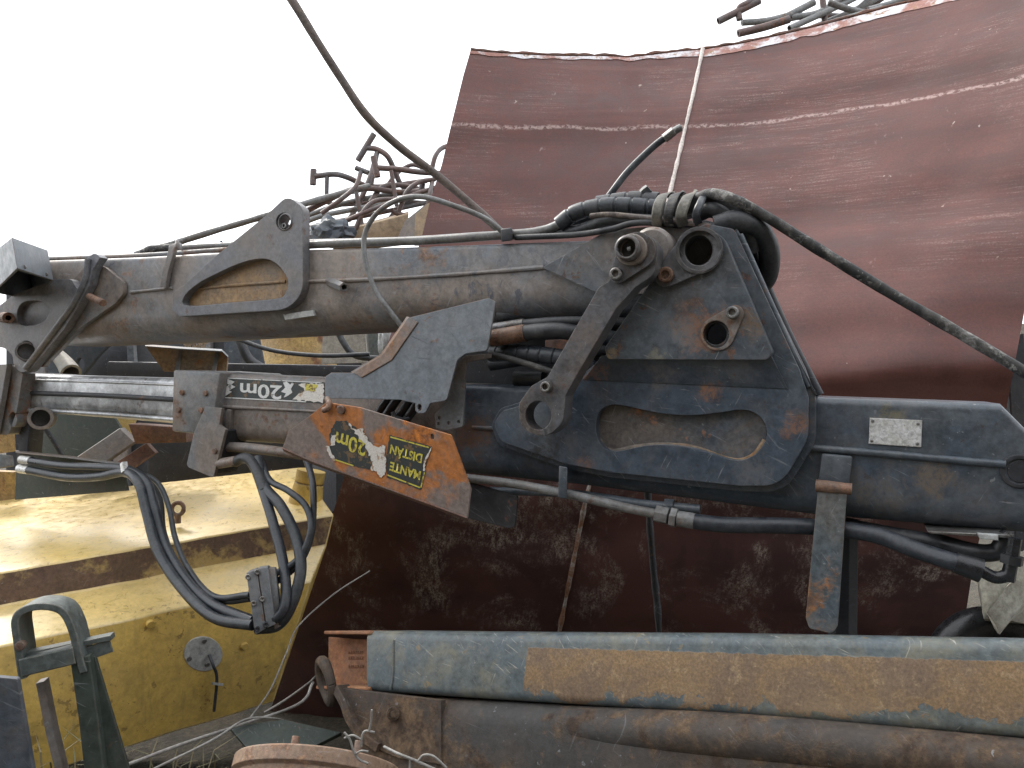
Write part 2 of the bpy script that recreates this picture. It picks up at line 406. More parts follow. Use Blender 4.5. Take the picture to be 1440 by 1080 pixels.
M['boltr'] = paint('rusty_bolt', (.2, .11, .07), (.12, .08, .06), amt=.5, sc=20, rough=.6, scratch=0, edge=.6, ecol=(.36, .27, .2), streak=0)
M['dark'] = paint('dark_steel', (.022, .024, .03), (.035, .035, .04), amt=.1, sc=4, rough=.55, scratch=.3, dust=.25, dcol=(.07, .065, .06), edge=.4, ecol=(.11, .11, .11))
M['linkm'] = paint('link_steel', (.085, .088, .098), (.105, .085, .075), amt=.22, sc=5, rough=.44, scratch=.5, dust=.3, edge=.7, ecol=(.3, .28, .26), rust=(.15, .085, .06), stains=[(tuple(CR.at(893, 351, 0.18)), .075, (.05,.034,.026), .8), (tuple(CR.at(757, 585, 0.17)), .06, (.028,.025,.024), .75), (tuple(CR.at(820, 470, 0.17)), .05, (.16,.12,.10), .5)])
M['beamrust'] = paint('brown_rust_plate', (.28, .185, .098), (.22, .155, .098), rust=(.31, .20, .10), rust2=(.21, .135, .075), amt=.42, smudge=.3, sc=5, rough=.8, scratch=.15, dust=.35, dcol=(.33, .25, .15), edge=.3, bump=.8, fine=150)
M['endrust'] = paint('bright_rust', (.36, .16, .08), (.28, .14, .08), rust=(.46, .26, .12), rust2=(.2, .09, .05), amt=.42, sc=7, rough=.75, scratch=.1, dust=.2, edge=.4, ecol=(.5, .3, .16), bump=.55)
M['lowbeam'] = paint('brown_beam', (.060, .044, .034), (.052, .050, .048), rust=(.15, .10, .06), rust2=(.055, .036, .026), amt=.58, sc=3.2, rough=.7, scratch=.2, dust=.4, dcol=(.13, .10, .075), edge=.3, bump=.6)
M['bluepatch'] = paint('faded_blue_patch', (.075, .092, .10), (.10, .10, .095), amt=.42, sc=7, rough=.55, dust=.5, dcol=(.2, .15, .1))
M['yellow'] = paint('yellow_paint', (.66, .48, .175), (.62, .47, .21), rust=(.24, .11, .04), rust2=(.13, .07, .035), amt=.05, sc=3.4, rough=.34, spec=.8, scratch=.55, scol=(.2, .12, .05), spots=.3, smudge=.0, mot=.12, ospot=.5, dust=.25, dcol=(.30, .23, .09), streak=.4, edge=.55, ecol=(.2, .11, .05), bump=.12, chips=.45)  # base made paler for the body's upward faces, painting in sky glare
M['yellowdirty'] = paint('dirty_yellow_paint', (.58, .39, .095), (.47, .32, .09), rust=(.24, .13, .04), rust2=(.14, .09, .035), amt=.16, sc=4.4, rough=.5, scratch=.4, scol=(.2, .13, .05), dust=.4, dcol=(.22, .18, .07), streak=.7, mot=.16, smudge=0, edge=.6, ecol=(.2, .11, .05), bump=.2, chips=.6)
M['yellowpeel'] = paint('peeling_yellow', (.46, .32, .09), (.34, .23, .08), rust=(.105, .06, .045), rust2=(.075, .045, .035), amt=.66, sc=2.8, rough=.6, scratch=.2, mot=.15, smudge=0, dust=.4, dcol=(.28, .17, .07), edge=.5, ecol=(.12, .06, .04), bump=.3, loc=(.4, .2, .35), chips=.8)
M['yellowrust'] = paint('rusty_yellow', (.46, .31, .11), (.38, .25, .10), rust=(.2, .08, .04), rust2=(.1, .045, .03), amt=.46, sc=5, rough=.5, dust=.2)
M['greenish'] = paint('grey_green_steel', (.075, .09, .086), (.095, .105, .10), amt=.18, sc=5, rough=.5, scratch=.5, dust=.35, dcol=(.2, .18, .13), edge=.75, ecol=(.3, .27, .22))
M['darkgreen'] = paint('shade_sheet_dark_green', (.030, .042, .035), (.045, .05, .042), amt=.1, sc=4, rough=.6, dust=.3, dcol=(.1, .1, .07), edge=.3)
M['bluesteel'] = paint('blue_steel', (.055, .07, .09), (.075, .085, .09), amt=.12, sc=4, rough=.55, dust=.3)
M['pipe'] = paint('rusty_tube', (.13, .085, .075), (.10, .095, .1), rust=(.24, .12, .08), amt=.4, sc=6, rough=.55, scratch=.2, dust=.3, edge=0, streak=0)
M['pipegrey'] = paint('grey_tube', (.19, .195, .195), (.13, .125, .12), rust=(.22, .13, .09), amt=.25, sc=6, rough=.45, scratch=.4, dust=.3, edge=0, streak=0)
M['drum'] = paint('drum_rust', (.25, .165, .105), (.2, .13, .09), rust=(.33, .2, .12), rust2=(.14, .08, .06), amt=.4, sc=9, rough=.7, dust=.4, dcol=(.36, .28, .2), bump=.6)
M['beigegrey'] = paint('beige_grey_sheet', (.27, .25, .21), (.22, .2, .17), amt=.12, sc=4, rough=.6)
M['beige'] = paint('beige_board', (.33, .24, .15), (.26, .19, .12), rust=(.25, .13, .07), amt=.3, sc=3, rough=.7, dust=.2)
M['redrust'] = paint('red_rust', (.16, .075, .05), (.12, .07, .055), rust=(.24, .1, .055), amt=.45, sc=5, rough=.7)
M['pale'] = paint('pale_panel', (.42, .43, .42), (.33, .34, .33), amt=.12, sc=4, rough=.55, dust=.3)
M['concrete'] = paint('pale_concrete', (.42, .41, .36), (.33, .32, .27), rust=(.32, .2, .11), rust2=(.24, .16, .1), amt=.28, sc=6, rough=.85, scratch=0, dust=.3, edge=.3, ecol=(.3, .19, .1), bump=.7)
M['alu'] = paint('scuffed_aluminium', (.68, .69, .70), (.56, .56, .54), rust=(.45, .38, .25), rust2=(.08, .08, .085), amt=.3, sc=16, rough=.4, metal=.25, scratch=.8, scol=(.1, .1, .11), dust=.35, dcol=(.4, .34, .25), streak=0)

def rubber(name, base=(.02, .022, .026), dustc=(.085, .085, .085), d=.6, rough=.5):
    m, nt = mat_new(name); nb = NB(nt)
    a = nb.noise(14, 8, .7, .4); b = nb.noise(120, 4, .6)
    col = nb.mix(nb.math('MULTIPLY', nb.ramp(a, .4, .68), d), base, dustc)
    col = nb.mix(1.0, col, nb.grey(nb.ramp(b, .3, .7, .75, 1.25)), 'MULTIPLY')
    out(nb, col, nb.ramp(a, .3, .7, rough - .1, rough + .15), nb.math('ADD', b, a), .25, dist=.002)
    return m
M['rubber'] = rubber('black_rubber')
M['rubber2'] = rubber('dusty_rubber', (.022, .027, .034), (.085, .088, .092), .6, .42)
M['rubberblue'] = rubber('blue_black_rubber', (.018, .022, .029), (.066, .07, .078), .45, .36)
M['rubbergloss'] = rubber('glossy_rubber', (.012, .013, .016), (.05, .05, .05), .4, .3)
M['strap'] = rubber('mud_strap', (.09, .085, .075), (.2, .19, .16), .7, .75)
M['oldhose'] = paint('weathered_hose', (.022, .022, .024), (.045, .044, .042), rust=(.36, .35, .33), rust2=(.14, .135, .125), amt=.44, sc=7, rough=.7, scratch=.5, dust=.4, dcol=(.28, .26, .23), edge=0, streak=0, bump=.6)
M['cable'] = paint('grey_brown_cable', (.135, .105, .09), (.085, .07, .065), rust=(.22, .18, .15), rust2=(.06, .05, .045), amt=.45, sc=9, rough=.65, dust=.3, edge=0, streak=0, bump=.5)
M['wire'] = paint('dry_wire', (.3, .29, .27), (.2, .19, .18), amt=.1, sc=12, rough=.6, edge=0, streak=0)

def shell_mat():
    m, nt = mat_new('red_oxide_shell'); nb = NB(nt); X = nb.xyz()
    big = nb.noise(1.3, 7, .6, .4); mid = nb.noise(11, 8, .7, .2); fin = nb.noise(120, 4, .7)
    col = nb.mix(nb.ramp(big, .38, .64), (.116, .044, .036), (.084, .032, .027))
    col = nb.mix(1.0, col, nb.grey(nb.math('ADD', nb.ramp(mid, .25, .75, .80, 1.18), nb.ramp(fin, .3, .7, -.12, .12))), 'MULTIPLY')
    # fine horizontal brushing of pale dust
    up = nb.ramp(X[2], 1.7, 2.2)
    br = nb.noise(1, 7, .8, .1, vec=nb.mapping((5, 5, 110), (0, 0, 0)))
    g = nb.ramp(nb.noise(1.7, 6, .65, .4, loc=(3, 2, 5)), .44, .62)
    spk = nb.ramp(nb.noise(150, 4, .8), .46, .62)
    k = nb.math('MULTIPLY', nb.math('MULTIPLY', nb.ramp(br, .47, .62), g), nb.math('ADD', nb.math('MULTIPLY', spk, .75), .12))
    col = nb.mix(nb.math('MULTIPLY', nb.math('MULTIPLY', k, up), .7), col, (.38, .28, .25))
    # broad darker and paler belts running round the tank
    bt = nb.noise(1, 4, .55, .3, vec=nb.mapping((.5, .5, 6.5), loc=(0, 0, 3)))
    col = nb.mix(nb.ramp(bt, .50, .62, 0, .5), col, (.065, .030, .027))
    col = nb.mix(nb.ramp(bt, .44, .34, 0, .25), col, (.19, .085, .072))
    # vertical drips
    dr = nb.ramp(nb.noise(1, 5, .7, .1, vec=nb.mapping((26, 26, 1.2), loc=(5, 0, 0))), .62, .72)
    dr = nb.math('MULTIPLY', dr, nb.ramp(nb.noise(2.5, 4, loc=(9, 1, 1)), .5, .66))
    col = nb.mix(nb.math('MULTIPLY', dr, .38), col, (.45, .34, .32))
    # small chips and dabs
    ch = nb.ramp(nb.noise(1, 4, .6, .3, vec=nb.mapping((26, 26, 11), (0, .3, 0))), .715, .735)
    col = nb.mix(nb.math('MULTIPLY', ch, .5), col, (.55, .46, .40))
    # scuffed band low on the sheet where other scrap has rubbed, over painted shade
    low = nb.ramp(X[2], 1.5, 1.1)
    sc1 = nb.ramp(nb.noise(2.6, 7, .7, .5, loc=(1, 7, 3)), .47, .63)
    ws = nb.ramp(nb.noise(1, 5, .75, .2, vec=nb.mapping((60, 60, 9), (0, .25, 0))), .38, .60)
    sp2 = nb.ramp(nb.noise(140, 4, .8), .40, .54)
    col = nb.mix(nb.math('MULTIPLY', low, .65), col, nb.mix(nb.ramp(nb.noise(2.4, 6, .6, .4, loc=(4, 4, 1)), .42, .58), (.112, .054, .047), (.055, .034, .034)))  # shade below the boom, mixed into the lower sheet colour
    sm = nb.math('MULTIPLY', nb.math('MULTIPLY', low, sc1), nb.math('MULTIPLY', ws, sp2))
    col = nb.mix(nb.math('MULTIPLY', sm, .95), col, (.44, .37, .32))
    # a long scored line round the shell
    ln = nb.math('ABSOLUTE', nb.math('SUBTRACT', nb.math('ADD', X[2], nb.ramp(nb.noise(3, 5, .7), 0, 1, -.03, .03)), 2.875))
    lm = nb.math('MULTIPLY', nb.ramp(ln, .016, .002), nb.ramp(nb.noise(60, 4, .7), .4, .56))
    col = nb.mix(nb.math('MULTIPLY', lm, .6), col, (.5, .37, .34))
    bl = nb.noise(.9, 4, .6, loc=(2, 2, 2))
    h = nb.math('ADD', nb.math('MULTIPLY', mid, .6), nb.math('MULTIPLY', fin, .25))
    out(nb, col, nb.ramp(mid, .3, .7, .46, .64), h, .3, 0, None, spec=.4)
    return m
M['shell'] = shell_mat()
def seam_mat():
    m, nt = mat_new('primer_white'); nb = NB(nt)
    a = nb.noise(7, 8, .7, .4); b = nb.noise(80, 5, .7)
    col = nb.mix(nb.ramp(a, .42, .56), (.66, .64, .66), (.33, .16, .13))
    col = nb.mix(nb.ramp(nb.noise(22, 6, .7, .3), .56, .66), col, (.3, .16, .07))
    col = nb.mix(1.0, col, nb.grey(nb.ramp(b, .3, .7, .8, 1.15)), 'MULTIPLY')
    out(nb, col, .65, b, .4)
    return m
M['seam'] = seam_mat()
def seamlow_mat():
    m, nt = mat_new('rusty_weld'); nb = NB(nt)
    a = nb.noise(16, 8, .7, .4); b = nb.noise(80, 5, .7); X = nb.xyz()
    col = nb.mix(nb.ramp(a, .44, .58), (.30, .16, .10), (.42, .38, .35))
    col = nb.mix(nb.ramp(nb.math('ADD', X[2], nb.ramp(a, .3, .7, -.3, .3)), 1.9, 2.3), col, (.60, .54, .50))
    col = nb.mix(1.0, col, nb.grey(nb.ramp(b, .3, .7, .7, 1.2)), 'MULTIPLY')
    out(nb, col, .7, b, .6)
    return m
M['weld'] = seamlow_mat()
def ink(name, c, worn, amt, sc=40, rough=.45):
    m, nt = mat_new(name); nb = NB(nt)
    a = nb.noise(sc, 8, .7, .4); b = nb.noise(sc * 6, 3, .6)
    col = nb.mix(nb.ramp(a, .66 - amt * .3, .70 - amt * .3), c, worn)
    col = nb.mix(1.0, col, nb.grey(nb.ramp(b, .3, .7, .85, 1.12)), 'MULTIPLY')
    out(nb, col, rough, a, .15)
    return m
M['stk'] = ink('black_sticker', (.040, .048, .048), (.17, .11, .06), .36)
M['paper'] = ink('torn_paper', (.68, .65, .60), (.42, .30, .21), .35)
M['inky'] = ink('yellow_ink', (.62, .55, .09), (.20, .14, .05), .36, 55)
M['inkw'] = ink('white_ink', (.66, .67, .66), (.2, .2, .2), .26, 60)

# ================================================================= SETTING
def ground_h(x, y):
    t = max(0, min(1, (y - 1.9) / .9)); t = t * t * (3 - 2 * t)
    h = .56 * (1 - t)
    far = max(0, min(1, (math.hypot(x, y - 2) - 4) / 4)); h *= 1 - far
    return h + .03 * mnoise.noise(Vector((x * 2, y * 2, 0))) * (1 if y < 9 else 0) + .02 * mnoise.noise(Vector((x * 7, y * 7, 3))) * (1 if y < 9 else 0)
def soil():
    m, nt = mat_new('soil'); nb = NB(nt)
    a = nb.noise(3, 9, .7, .3); b = nb.noise(45, 6, .7)
    col = nb.mix(nb.ramp(a, .35, .65), (.045, .042, .032), (.085, .07, .05))
    col = nb.mix(1.0, col, nb.grey(nb.ramp(b, .3, .7, .6, 1.3)), 'MULTIPLY')
    out(nb, col, .95, nb.math('ADD', a, b), .8, dist=.02)
    return m
M['soil'] = soil()
def axis_pts():
    fine = [i * .12 for i in range(-50, 51)]
    return [-400, -150, -60, -25, -12, -8] + fine + [8, 12, 25, 60, 150, 400]
bm = bmesh.new(); xs = axis_pts(); ys = [y + 3 for y in axis_pts()]
g = [[bm.verts.new((x, y, ground_h(x, y))) for x in xs] for y in ys]
for j in range(len(ys) - 1):
    for i in range(len(xs) - 1): bm.faces.new((g[j][i], g[j][i + 1], g[j + 1][i + 1], g[j + 1][i]))
o = finish('ground', bm, M['soil'], smooth=True, sharp=80); o['kind'] = 'structure'

# ================================================================= TANK SHELL
LE = [(662, 70), (652, 104), (637, 165), (621, 232), (606, 278), (594, 330), (540, 500), (478, 690), (432, 840), (385, 985), (362, 1050)]
SE = [(988, 70), (975, 130), (961, 190), (944, 262), (930, 320), (910, 400), (868, 540), (824, 700), (804, 800), (787, 885), (758, 1048)]
RE = [(1530, -62), (1516, 30), (1500, 120), (1480, 230), (1462, 320), (1444, 420), (1418, 560), (1388, 710), (1368, 800), (1354, 890), (1322, 1085)]
def interp(poly, v):
    # v by index fraction over arclength
    L = [0]
    for a, b in zip(poly[:-1], poly[1:]): L.append(L[-1] + math.hypot(b[0] - a[0], b[1] - a[1]))
    s = v * L[-1]
    for i in range(len(L) - 1):
        if s <= L[i + 1] + 1e-6:
            t = (s - L[i]) / (L[i + 1] - L[i]); return Vector(poly[i]).lerp(Vector(poly[i + 1]), t)
    return Vector(poly[-1])
TOP = [(662, 70), (690, 73), (740, 76), (790, 78), (850, 78), (885, 80), (920, 76), (960, 71), (988, 69), (1040, 61), (1100, 48), (1150, 36), (1200, 23), (1255, 8), (1310, -4), (1370, -18), (1440, -36), (1530, -62)]
def top_y(x):
    if x <= TOP[0][0]: return TOP[0][1]
    for a, b in zip(TOP[:-1], TOP[1:]):
        if a[0] <= x <= b[0]: return a[1] + (b[1] - a[1]) * (x - a[0]) / (b[0] - a[0])
    return TOP[-1][1]
US = .375
def shell_pt(u, v):
    l = interp(LE, v); s = interp(SE, v); r = interp(RE, v)
    p = l.lerp(s, u / US) if u <= US else s.lerp(r, (u - US) / (1 - US))
    ty = top_y(p.x) if v < .2 else 0
    if v < .2:
        base = (70 + (70 - 70) * u) if u <= US else 70 + (-62 - 70) * (u - US) / (1 - US)
        p = Vector((p.x, p.y + (ty - base) * (1 - v / .2)))
    w = 1 - v
    Yt = 4.05 + 1.05 * u - 1.80 * u * u                           # hollow, nearer on the right
    Ym = 3.34 - 1.02 * u + .36 * u * u
    if v < .5: Y = Ym + (Yt - Ym) * ((.5 - v) / .5) ** 1.25
    else: Y = Ym + .62 * ((v - .5) / .5) ** 1.35
    z = v * 2.9 + .10 * math.sin(2.2 * u + .4)
    fade = .35 + .65 * max(0, min(1, (.68 - v) / .3))
    bands = fade * (.011 * math.sin(z * 15.2 + .5) + .007 * math.sin(z * 26.5 + 1.9 + .8 * u) + .012 * math.sin(z * 7.1 + 2.2))
    dent = .035 * mnoise.noise(Vector((u * 3.2, v * 4.5, .3))) + .012 * mnoise.noise(Vector((u * 9, v * 11, 4.3)))
    return P(p.x, p.y, Y + bands + dent)
def shell_piece(name, u0, u1, nu, nv, mat, parent, th=.012):
    bm = bmesh.new()
    g = [[bm.verts.new(shell_pt(u0 + (u1 - u0) * i / nu, j / nv) + Vector((0, 0, .004 * mnoise.noise(Vector((i * 1.9, 0, u0 * 9))) if j == 0 else 0))) for i in range(nu + 1)] for j in range(nv + 1)]
    for j in range(nv):
        for i in range(nu): bm.faces.new((g[j][i], g[j][i + 1], g[j + 1][i + 1], g[j + 1][i]))
    bmesh.ops.recalc_face_normals(bm, faces=bm.faces[:])
    if bm.faces[0].normal.y > 0: bmesh.ops.reverse_faces(bm, faces=bm.faces[:])
    bm.normal_update()
    mp = {v: bm.verts.new(v.co - v.normal * th) for v in bm.verts[:]}
    fs = bm.faces[:]
    be = [e for e in bm.edges if len(e.link_faces) == 1]
    for f in fs: bm.faces.new([mp[v] for v in reversed(f.verts[:])])
    for e in be: bm.faces.new((e.verts[0], e.verts[1], mp[e.verts[1]], mp[e.verts[0]]))
    return finish(name, bm, mat, parent, sharp=50)
base = shell_pt(.4, 1.0)
tank = thing('tank_shell', 'tall curved red oxide tank sheet behind the crane boom with a pale weld', 'tank sheet', (base.x, base.y, 0))
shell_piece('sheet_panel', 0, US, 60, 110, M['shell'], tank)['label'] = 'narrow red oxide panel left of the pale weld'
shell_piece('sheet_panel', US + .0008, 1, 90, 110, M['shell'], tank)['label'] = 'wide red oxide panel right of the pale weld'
# weld along the joint
wp = [shell_pt(US, k / 80) + Vector((0, -.006, 0)) for k in range(81)]
tube('weld_seam', wp, .0095, M['weld'], tank, sub=3, wob=.45, sides=9)
# whitish primer strip along the top edge
def strip(name, u0, u1, v0, v1, n, mat, parent, off=.004, seed=1, v0f=None, v1f=None):
    bm = bmesh.new(); A = []; B = []
    for k in range(n + 1):
        u = u0 + (u1 - u0) * k / n
        a = v0 + (v0f(u) if v0f else 0); b = v1 + (v1f(u) if v1f else 0)
        A.append(bm.verts.new(shell_pt(u, a) + Vector((0, -off, 0)))); B.append(bm.verts.new(shell_pt(u, b) + Vector((0, -off, 0))))
    for k in range(n): bm.faces.new((A[k], A[k + 1], B[k + 1], B[k]))
    return finish(name, bm, mat, parent)
strip('primer_edge', .0, .995, .0015, .006, 150, M['seam'], tank, v1f=lambda u: (.006 * max(0, min(1, (u - .28) / .12)) * (1 - max(0, min(1, (u - .75) / .2)))) + .003 * mnoise.noise(Vector((u * 40, 1, 1))))
tube('torn_rim', [shell_pt(k / 60, 0) + Vector((0, .004, .004 + .006 * mnoise.noise(Vector((k * .7, 2, 2))))) for k in range(61)], .010, M['redrust'], tank, sub=2, wob=.9, sides=7)
# dark hanging strip of cable in front of the lower sheet
o = tube('hanging_strip', [P(911, 690, 2.5), P(914, 740, 2.52), P(919, 800, 2.54), P(925, 860, 2.55), P(930, 960, 2.56)], .011, M['dark'], wob=.3)
tag(o, 'thin black cable hanging straight down before the dark red sheet', 'cable')

# ================================================================= YELLOW MACHINE
rs = [(422, 657, 3.5), (470, 724, 3.0), (459, 767, 2.985), (438, 817, 2.8), (385, 987, 2.78), (365, 960, 3.5)]
ls = [(-80, 712, 3.3), (-80, 818, 2.35), (-80, 868, 2.335), (-80, 925, 2.1), (-80, 1130, 2.08), (-80, 1050, 3.3)]
RS = [P(*p) for p in rs]; LS = [P(*p) for p in ls]
ym = thing('machine_frame', 'yellow painted steel machine body with peeling ledge lying below the left boom end', 'machine body', (-1.4, 2.9, .5))
bm = bmesh.new(); N = 40
rows = [[bm.verts.new(l.lerp(r, k / N) + Vector((0, 0, .004 * mnoise.noise(Vector((k * .25, i * 3.1, 0)))))) for k in range(N + 1)] for i, (l, r) in enumerate(zip(LS, RS))]
for i in range(6):
    a, b = rows[i], rows[(i + 1) % 6]
    for k in range(N):
        f = bm.faces.new((a[k], a[k + 1], b[k + 1], b[k])); f.material_index = {0: 0, 1: 1, 2: 0, 3: 2, 4: 2, 5: 2}[i]
f = bm.faces.new([r[0] for r in rows]); f.material_index = 2
f = bm.faces.new([r[-1] for r in rows]); f.material_index = 2
bmesh.ops.recalc_face_normals(bm, faces=bm.faces[:])
bmesh.ops.bevel(bm, geom=[e for e in bm.edges if len(e.link_faces) == 2 and e.calc_face_angle() > .3], offset=.006, segments=2, affect='EDGES', profile=.5)
finish('body', bm, [M['yellow'], M['yellowpeel'], M['yellowdirty']], ym, sharp=40)
fp = plane3(RS[3], RS[4], LS[3])
tp = plane3(RS[0], RS[1], LS[0]); tp.n = tp.n if tp.n.z > 0 else -tp.n
o = plate('cover_ring', smooth2(circ(285, 917, 49, 42, 24), 2), fp, .004, .004, M['yellowdirty'], ym)
plate('cover_disc', smooth2(circ(286, 920, 27, 24, 20), 2), fp, .016, .014, M['pale'], ym)
for x, y in ((266, 926), (287, 901), (291, 934)): bolt(fp.at(x, y, .014), fp.n, .008, .006, M['boltm'], ym, socket=False)
for x, y in ((210, 876), (342, 907), (290, 1001)): bolt(fp.at(x, y, 0), fp.n, .013, .018, M['yellowdirty'], ym, socket=False)
tube('wire', [fp.at(294, 921, .02), fp.at(300, 936, .05), fp.at(305, 955, .05), fp.at(301, 1000, .04)], .005, M['rubber2'], ym)
block('wire_clip', [fp.at(x, y, z) for z in (.06, .045) for x, y in ((298, 959), (314, 961), (314, 965), (298, 963))], M['pale'], ym)
c = P(250, 728, 2.85); e = thing
bm = bmesh.new()
tube_bm(bm, [c + Vector((.022 * math.cos(a), .004 * math.sin(a), .032 + .022 * math.sin(a))) for a in [2 * math.pi * k / 16 for k in range(17)]], .008, sides=8, smooth=False)
tube_bm(bm, [c + Vector((0, 0, -.02)), c + Vector((0, 0, .012))], .012, sides=8)
finish('lifting_eye', bm, M['boltr'], ym)
# filler stub
c0 = P(428, 715, 3.15); c1 = P(436, 672, 3.15)
tube('filler_neck', [c0, c0.lerp(c1, .5), c1], .062, M['yellowdirty'], ym, hollow=.8, rfun=lambda s: 1.15 - 2.2 * s, sides=20)
# curved scratch lines on the side: thin weld beads
tube('weld_bead', [fp.at(237, 925, .001), fp.at(226, 935, .001), fp.at(220, 952, .001)], .004, M['boltr'], ym)

# ================================================================= LOADER CRANE
b0 = CR.at(720, 700, -.15)
crane = thing('loader_crane', 'folded dark blue grey hydraulic loader crane boom lying across the whole picture', 'crane', (b0.x, b0.y, b0.z))
n = CR.n; ux = CR.ux
A = lambda x, y, o=0: CR.at(x, y, o)
# ---- upper arm
ua = boxbeam('upper_arm', [(58, 366, 484), (200, 361, 479), (330, 353, 471), (600, 346, 456), (760, 340, 448), (915, 334, 438)], CR, -.02, .30, .014, .085, M['arm'], crane)
def bead(pts, r, m, par, off): return tube('weld_bead', [A(x, y, off) for x, y in pts], r, m, par, sides=8, wob=.4)
bead([(428, 396), (520, 393), (640, 386), (765, 376)], .006, M['arm'], ua, -.019)
bead([(184, 411), (243, 405)], .006, M['arm'], ua, -.019)
lug_o = rounded([(388, 290, 12), (404, 275, 16), (426, 292, 14), (426, 434, 40), (253, 445, 7), (242, 436, 5), (244, 412, 5), (262, 398, 20), (302, 361, 20), (374, 303, 16)])
cut = smooth2([(259, 417), (278, 399), (304, 385), (335, 371), (362, 364), (381, 366), (396, 378), (405, 396), (401, 413), (388, 420), (330, 425), (264, 430)], 4)
plate('lug_plate', lug_o, CR, .012, .032, M['lug'], crane, holes=[cut, circ(400, 312, 12, 13)])
plate('inlay', smooth2([(259, 417), (278, 399), (304, 385), (335, 371), (362, 364), (381, 366), (396, 378), (405, 396), (401, 413), (388, 420), (330, 425), (264, 430)], 4), CR, -.0165, .002, M['ochre'], crane)
bead([(264, 408), (330, 401), (402, 396)], .005, M['ochre'], crane, -.016)
plate('lug_plate', lug_o, CR, -.25, .03, M['dark'], crane, holes=[circ(400, 312, 12, 13)])
disc('bushing', A(400, 312, .016) - n * .046, n, .031, .046, M['lug'], crane, hole=.023)
bolt(A(405, 319, -.01), n, .009, .02, M['boltm'], crane)
# left end bracket, its backing plate, retaining pins
plate('bracket_plate', [(-60, 470), (-5, 433), (20, 414), (76, 393, 6), (100, 392, 8), (107, 404), (112, 409), (121, 364), (133, 355, 6), (141, 362), (131, 378), (126, 400, 20), (108, 434, 20), (90, 463), (43, 520, 9), (28, 525, 9), (19, 512, 8), (18, 500, 10), (6, 489, 10), (-60, 486)], CR, .030, .03, M['lug'], crane,
      holes=[circ(37, 494, 12, 15), smooth2([(24, 440), (29, 428), (40, 423), (58, 424), (70, 436), (62, 452), (44, 458), (28, 456)], 4)])
plate('inlay', smooth2([(20, 440), (27, 424), (40, 419), (60, 420), (74, 436), (64, 456), (44, 462), (26, 460)], 4), CR, .008, .006, M['lug'], crane)
plate('backing_plate', [(126, 368), (148, 376), (173, 396, 9), (174, 412, 12), (162, 427, 8), (114, 460), (60, 516), (20, 516), (60, 440)], CR, -.002, .016, M['brown'], crane)
plate('bracket_plate', [(40, 400), (100, 392), (126, 400), (108, 434), (90, 463), (43, 522, 9), (28, 525, 9), (10, 480)], CR, -.27, .03, M['dark'], crane)
tube('pin', [A(126, 417, .03), A(145, 426, .07)], .012, M['boltr'], crane, sides=12)
tube('pin', [A(12, 447, .08), A(4, 446, .02)], .02, M['boltr'], crane, hollow=.5, sides=12)
tube('bushing', [A(37, 494, .038), A(37, 494, -.03)], .036, M['lug'], crane, hollow=.78, sides=22)
tube('edge_rib', [A(x, y, .034) for x, y in ((124, 364), (120, 392), (104, 426), (80, 460), (36, 518))], .011, M['lug'], crane)
# open-bottomed cover box
q = [(-16, 360, 2.75), (17, 334, 2.40), (67, 352, 2.72), (42, 384, 3.1)]
tz = [P(*p) for p in q]
q2 = [(-10, 411, 2.75), (24, 377, 2.40), (75, 394, 2.72), (50, 423, 3.1)]
bz = [P(*p) for p in q2]
bm = bmesh.new(); vt = [bm.verts.new(p) for p in tz]; vb = [bm.verts.new(p) for p in bz]
for i in range(4): bm.faces.new((vt[i], vt[(i + 1) % 4], vb[(i + 1) % 4], vb[i]))
bm.faces.new(vt); bmesh.ops.recalc_face_normals(bm, faces=bm.faces[:])
bmesh.ops.solidify(bm, geom=bm.faces[:], thickness=.006)
cb = finish('cover_box', bm, M['cover'], crane, sharp=30)
for t_ in (.2, .8): bolt(bz[1].lerp(bz[2], t_).lerp(tz[1].lerp(tz[2], t_), .12), (.4, -.9, 0), .006, .004, M['boltm'], cb, socket=False)
# strap bar hooked over the arm
sweep_rect('hook_bar', [A(252, 347, -.05), A(244, 343, -.008), A(238, 362, .0), A(232, 384, .0), A(229, 404, .0)], .026, .014, -n, M['lug'], crane)
tube('rest_stub', [A(463, 396, -.03), A(484, 404, .035)], .015, M['brown'], crane, sides=6, hollow=.6)
tube('top_edge_lip', [A(x, y, -.10) for x, y in ((60, 364), (200, 359), (330, 350))], .008, M['brown'], crane)
plate('wear_pad', [(398, 442), (440, 436), (442, 444), (401, 450)], CR, -.012, .01, M['pale'], crane)
# arm head
plate('head_plate', [(762, 376), (856, 323), (968, 315), (1012, 320, 10), (1012, 400), (912, 413), (842, 413)], CR, .002, .024, M['head'], crane)
plate('head_plate', [(762, 376), (856, 323), (968, 315), (1012, 320, 10), (1012, 400), (912, 413), (842, 413)], CR, -.275, .016, M['dark'], crane)
# small raised letters scuffed on the arm cannot be read in the photograph, so none are made

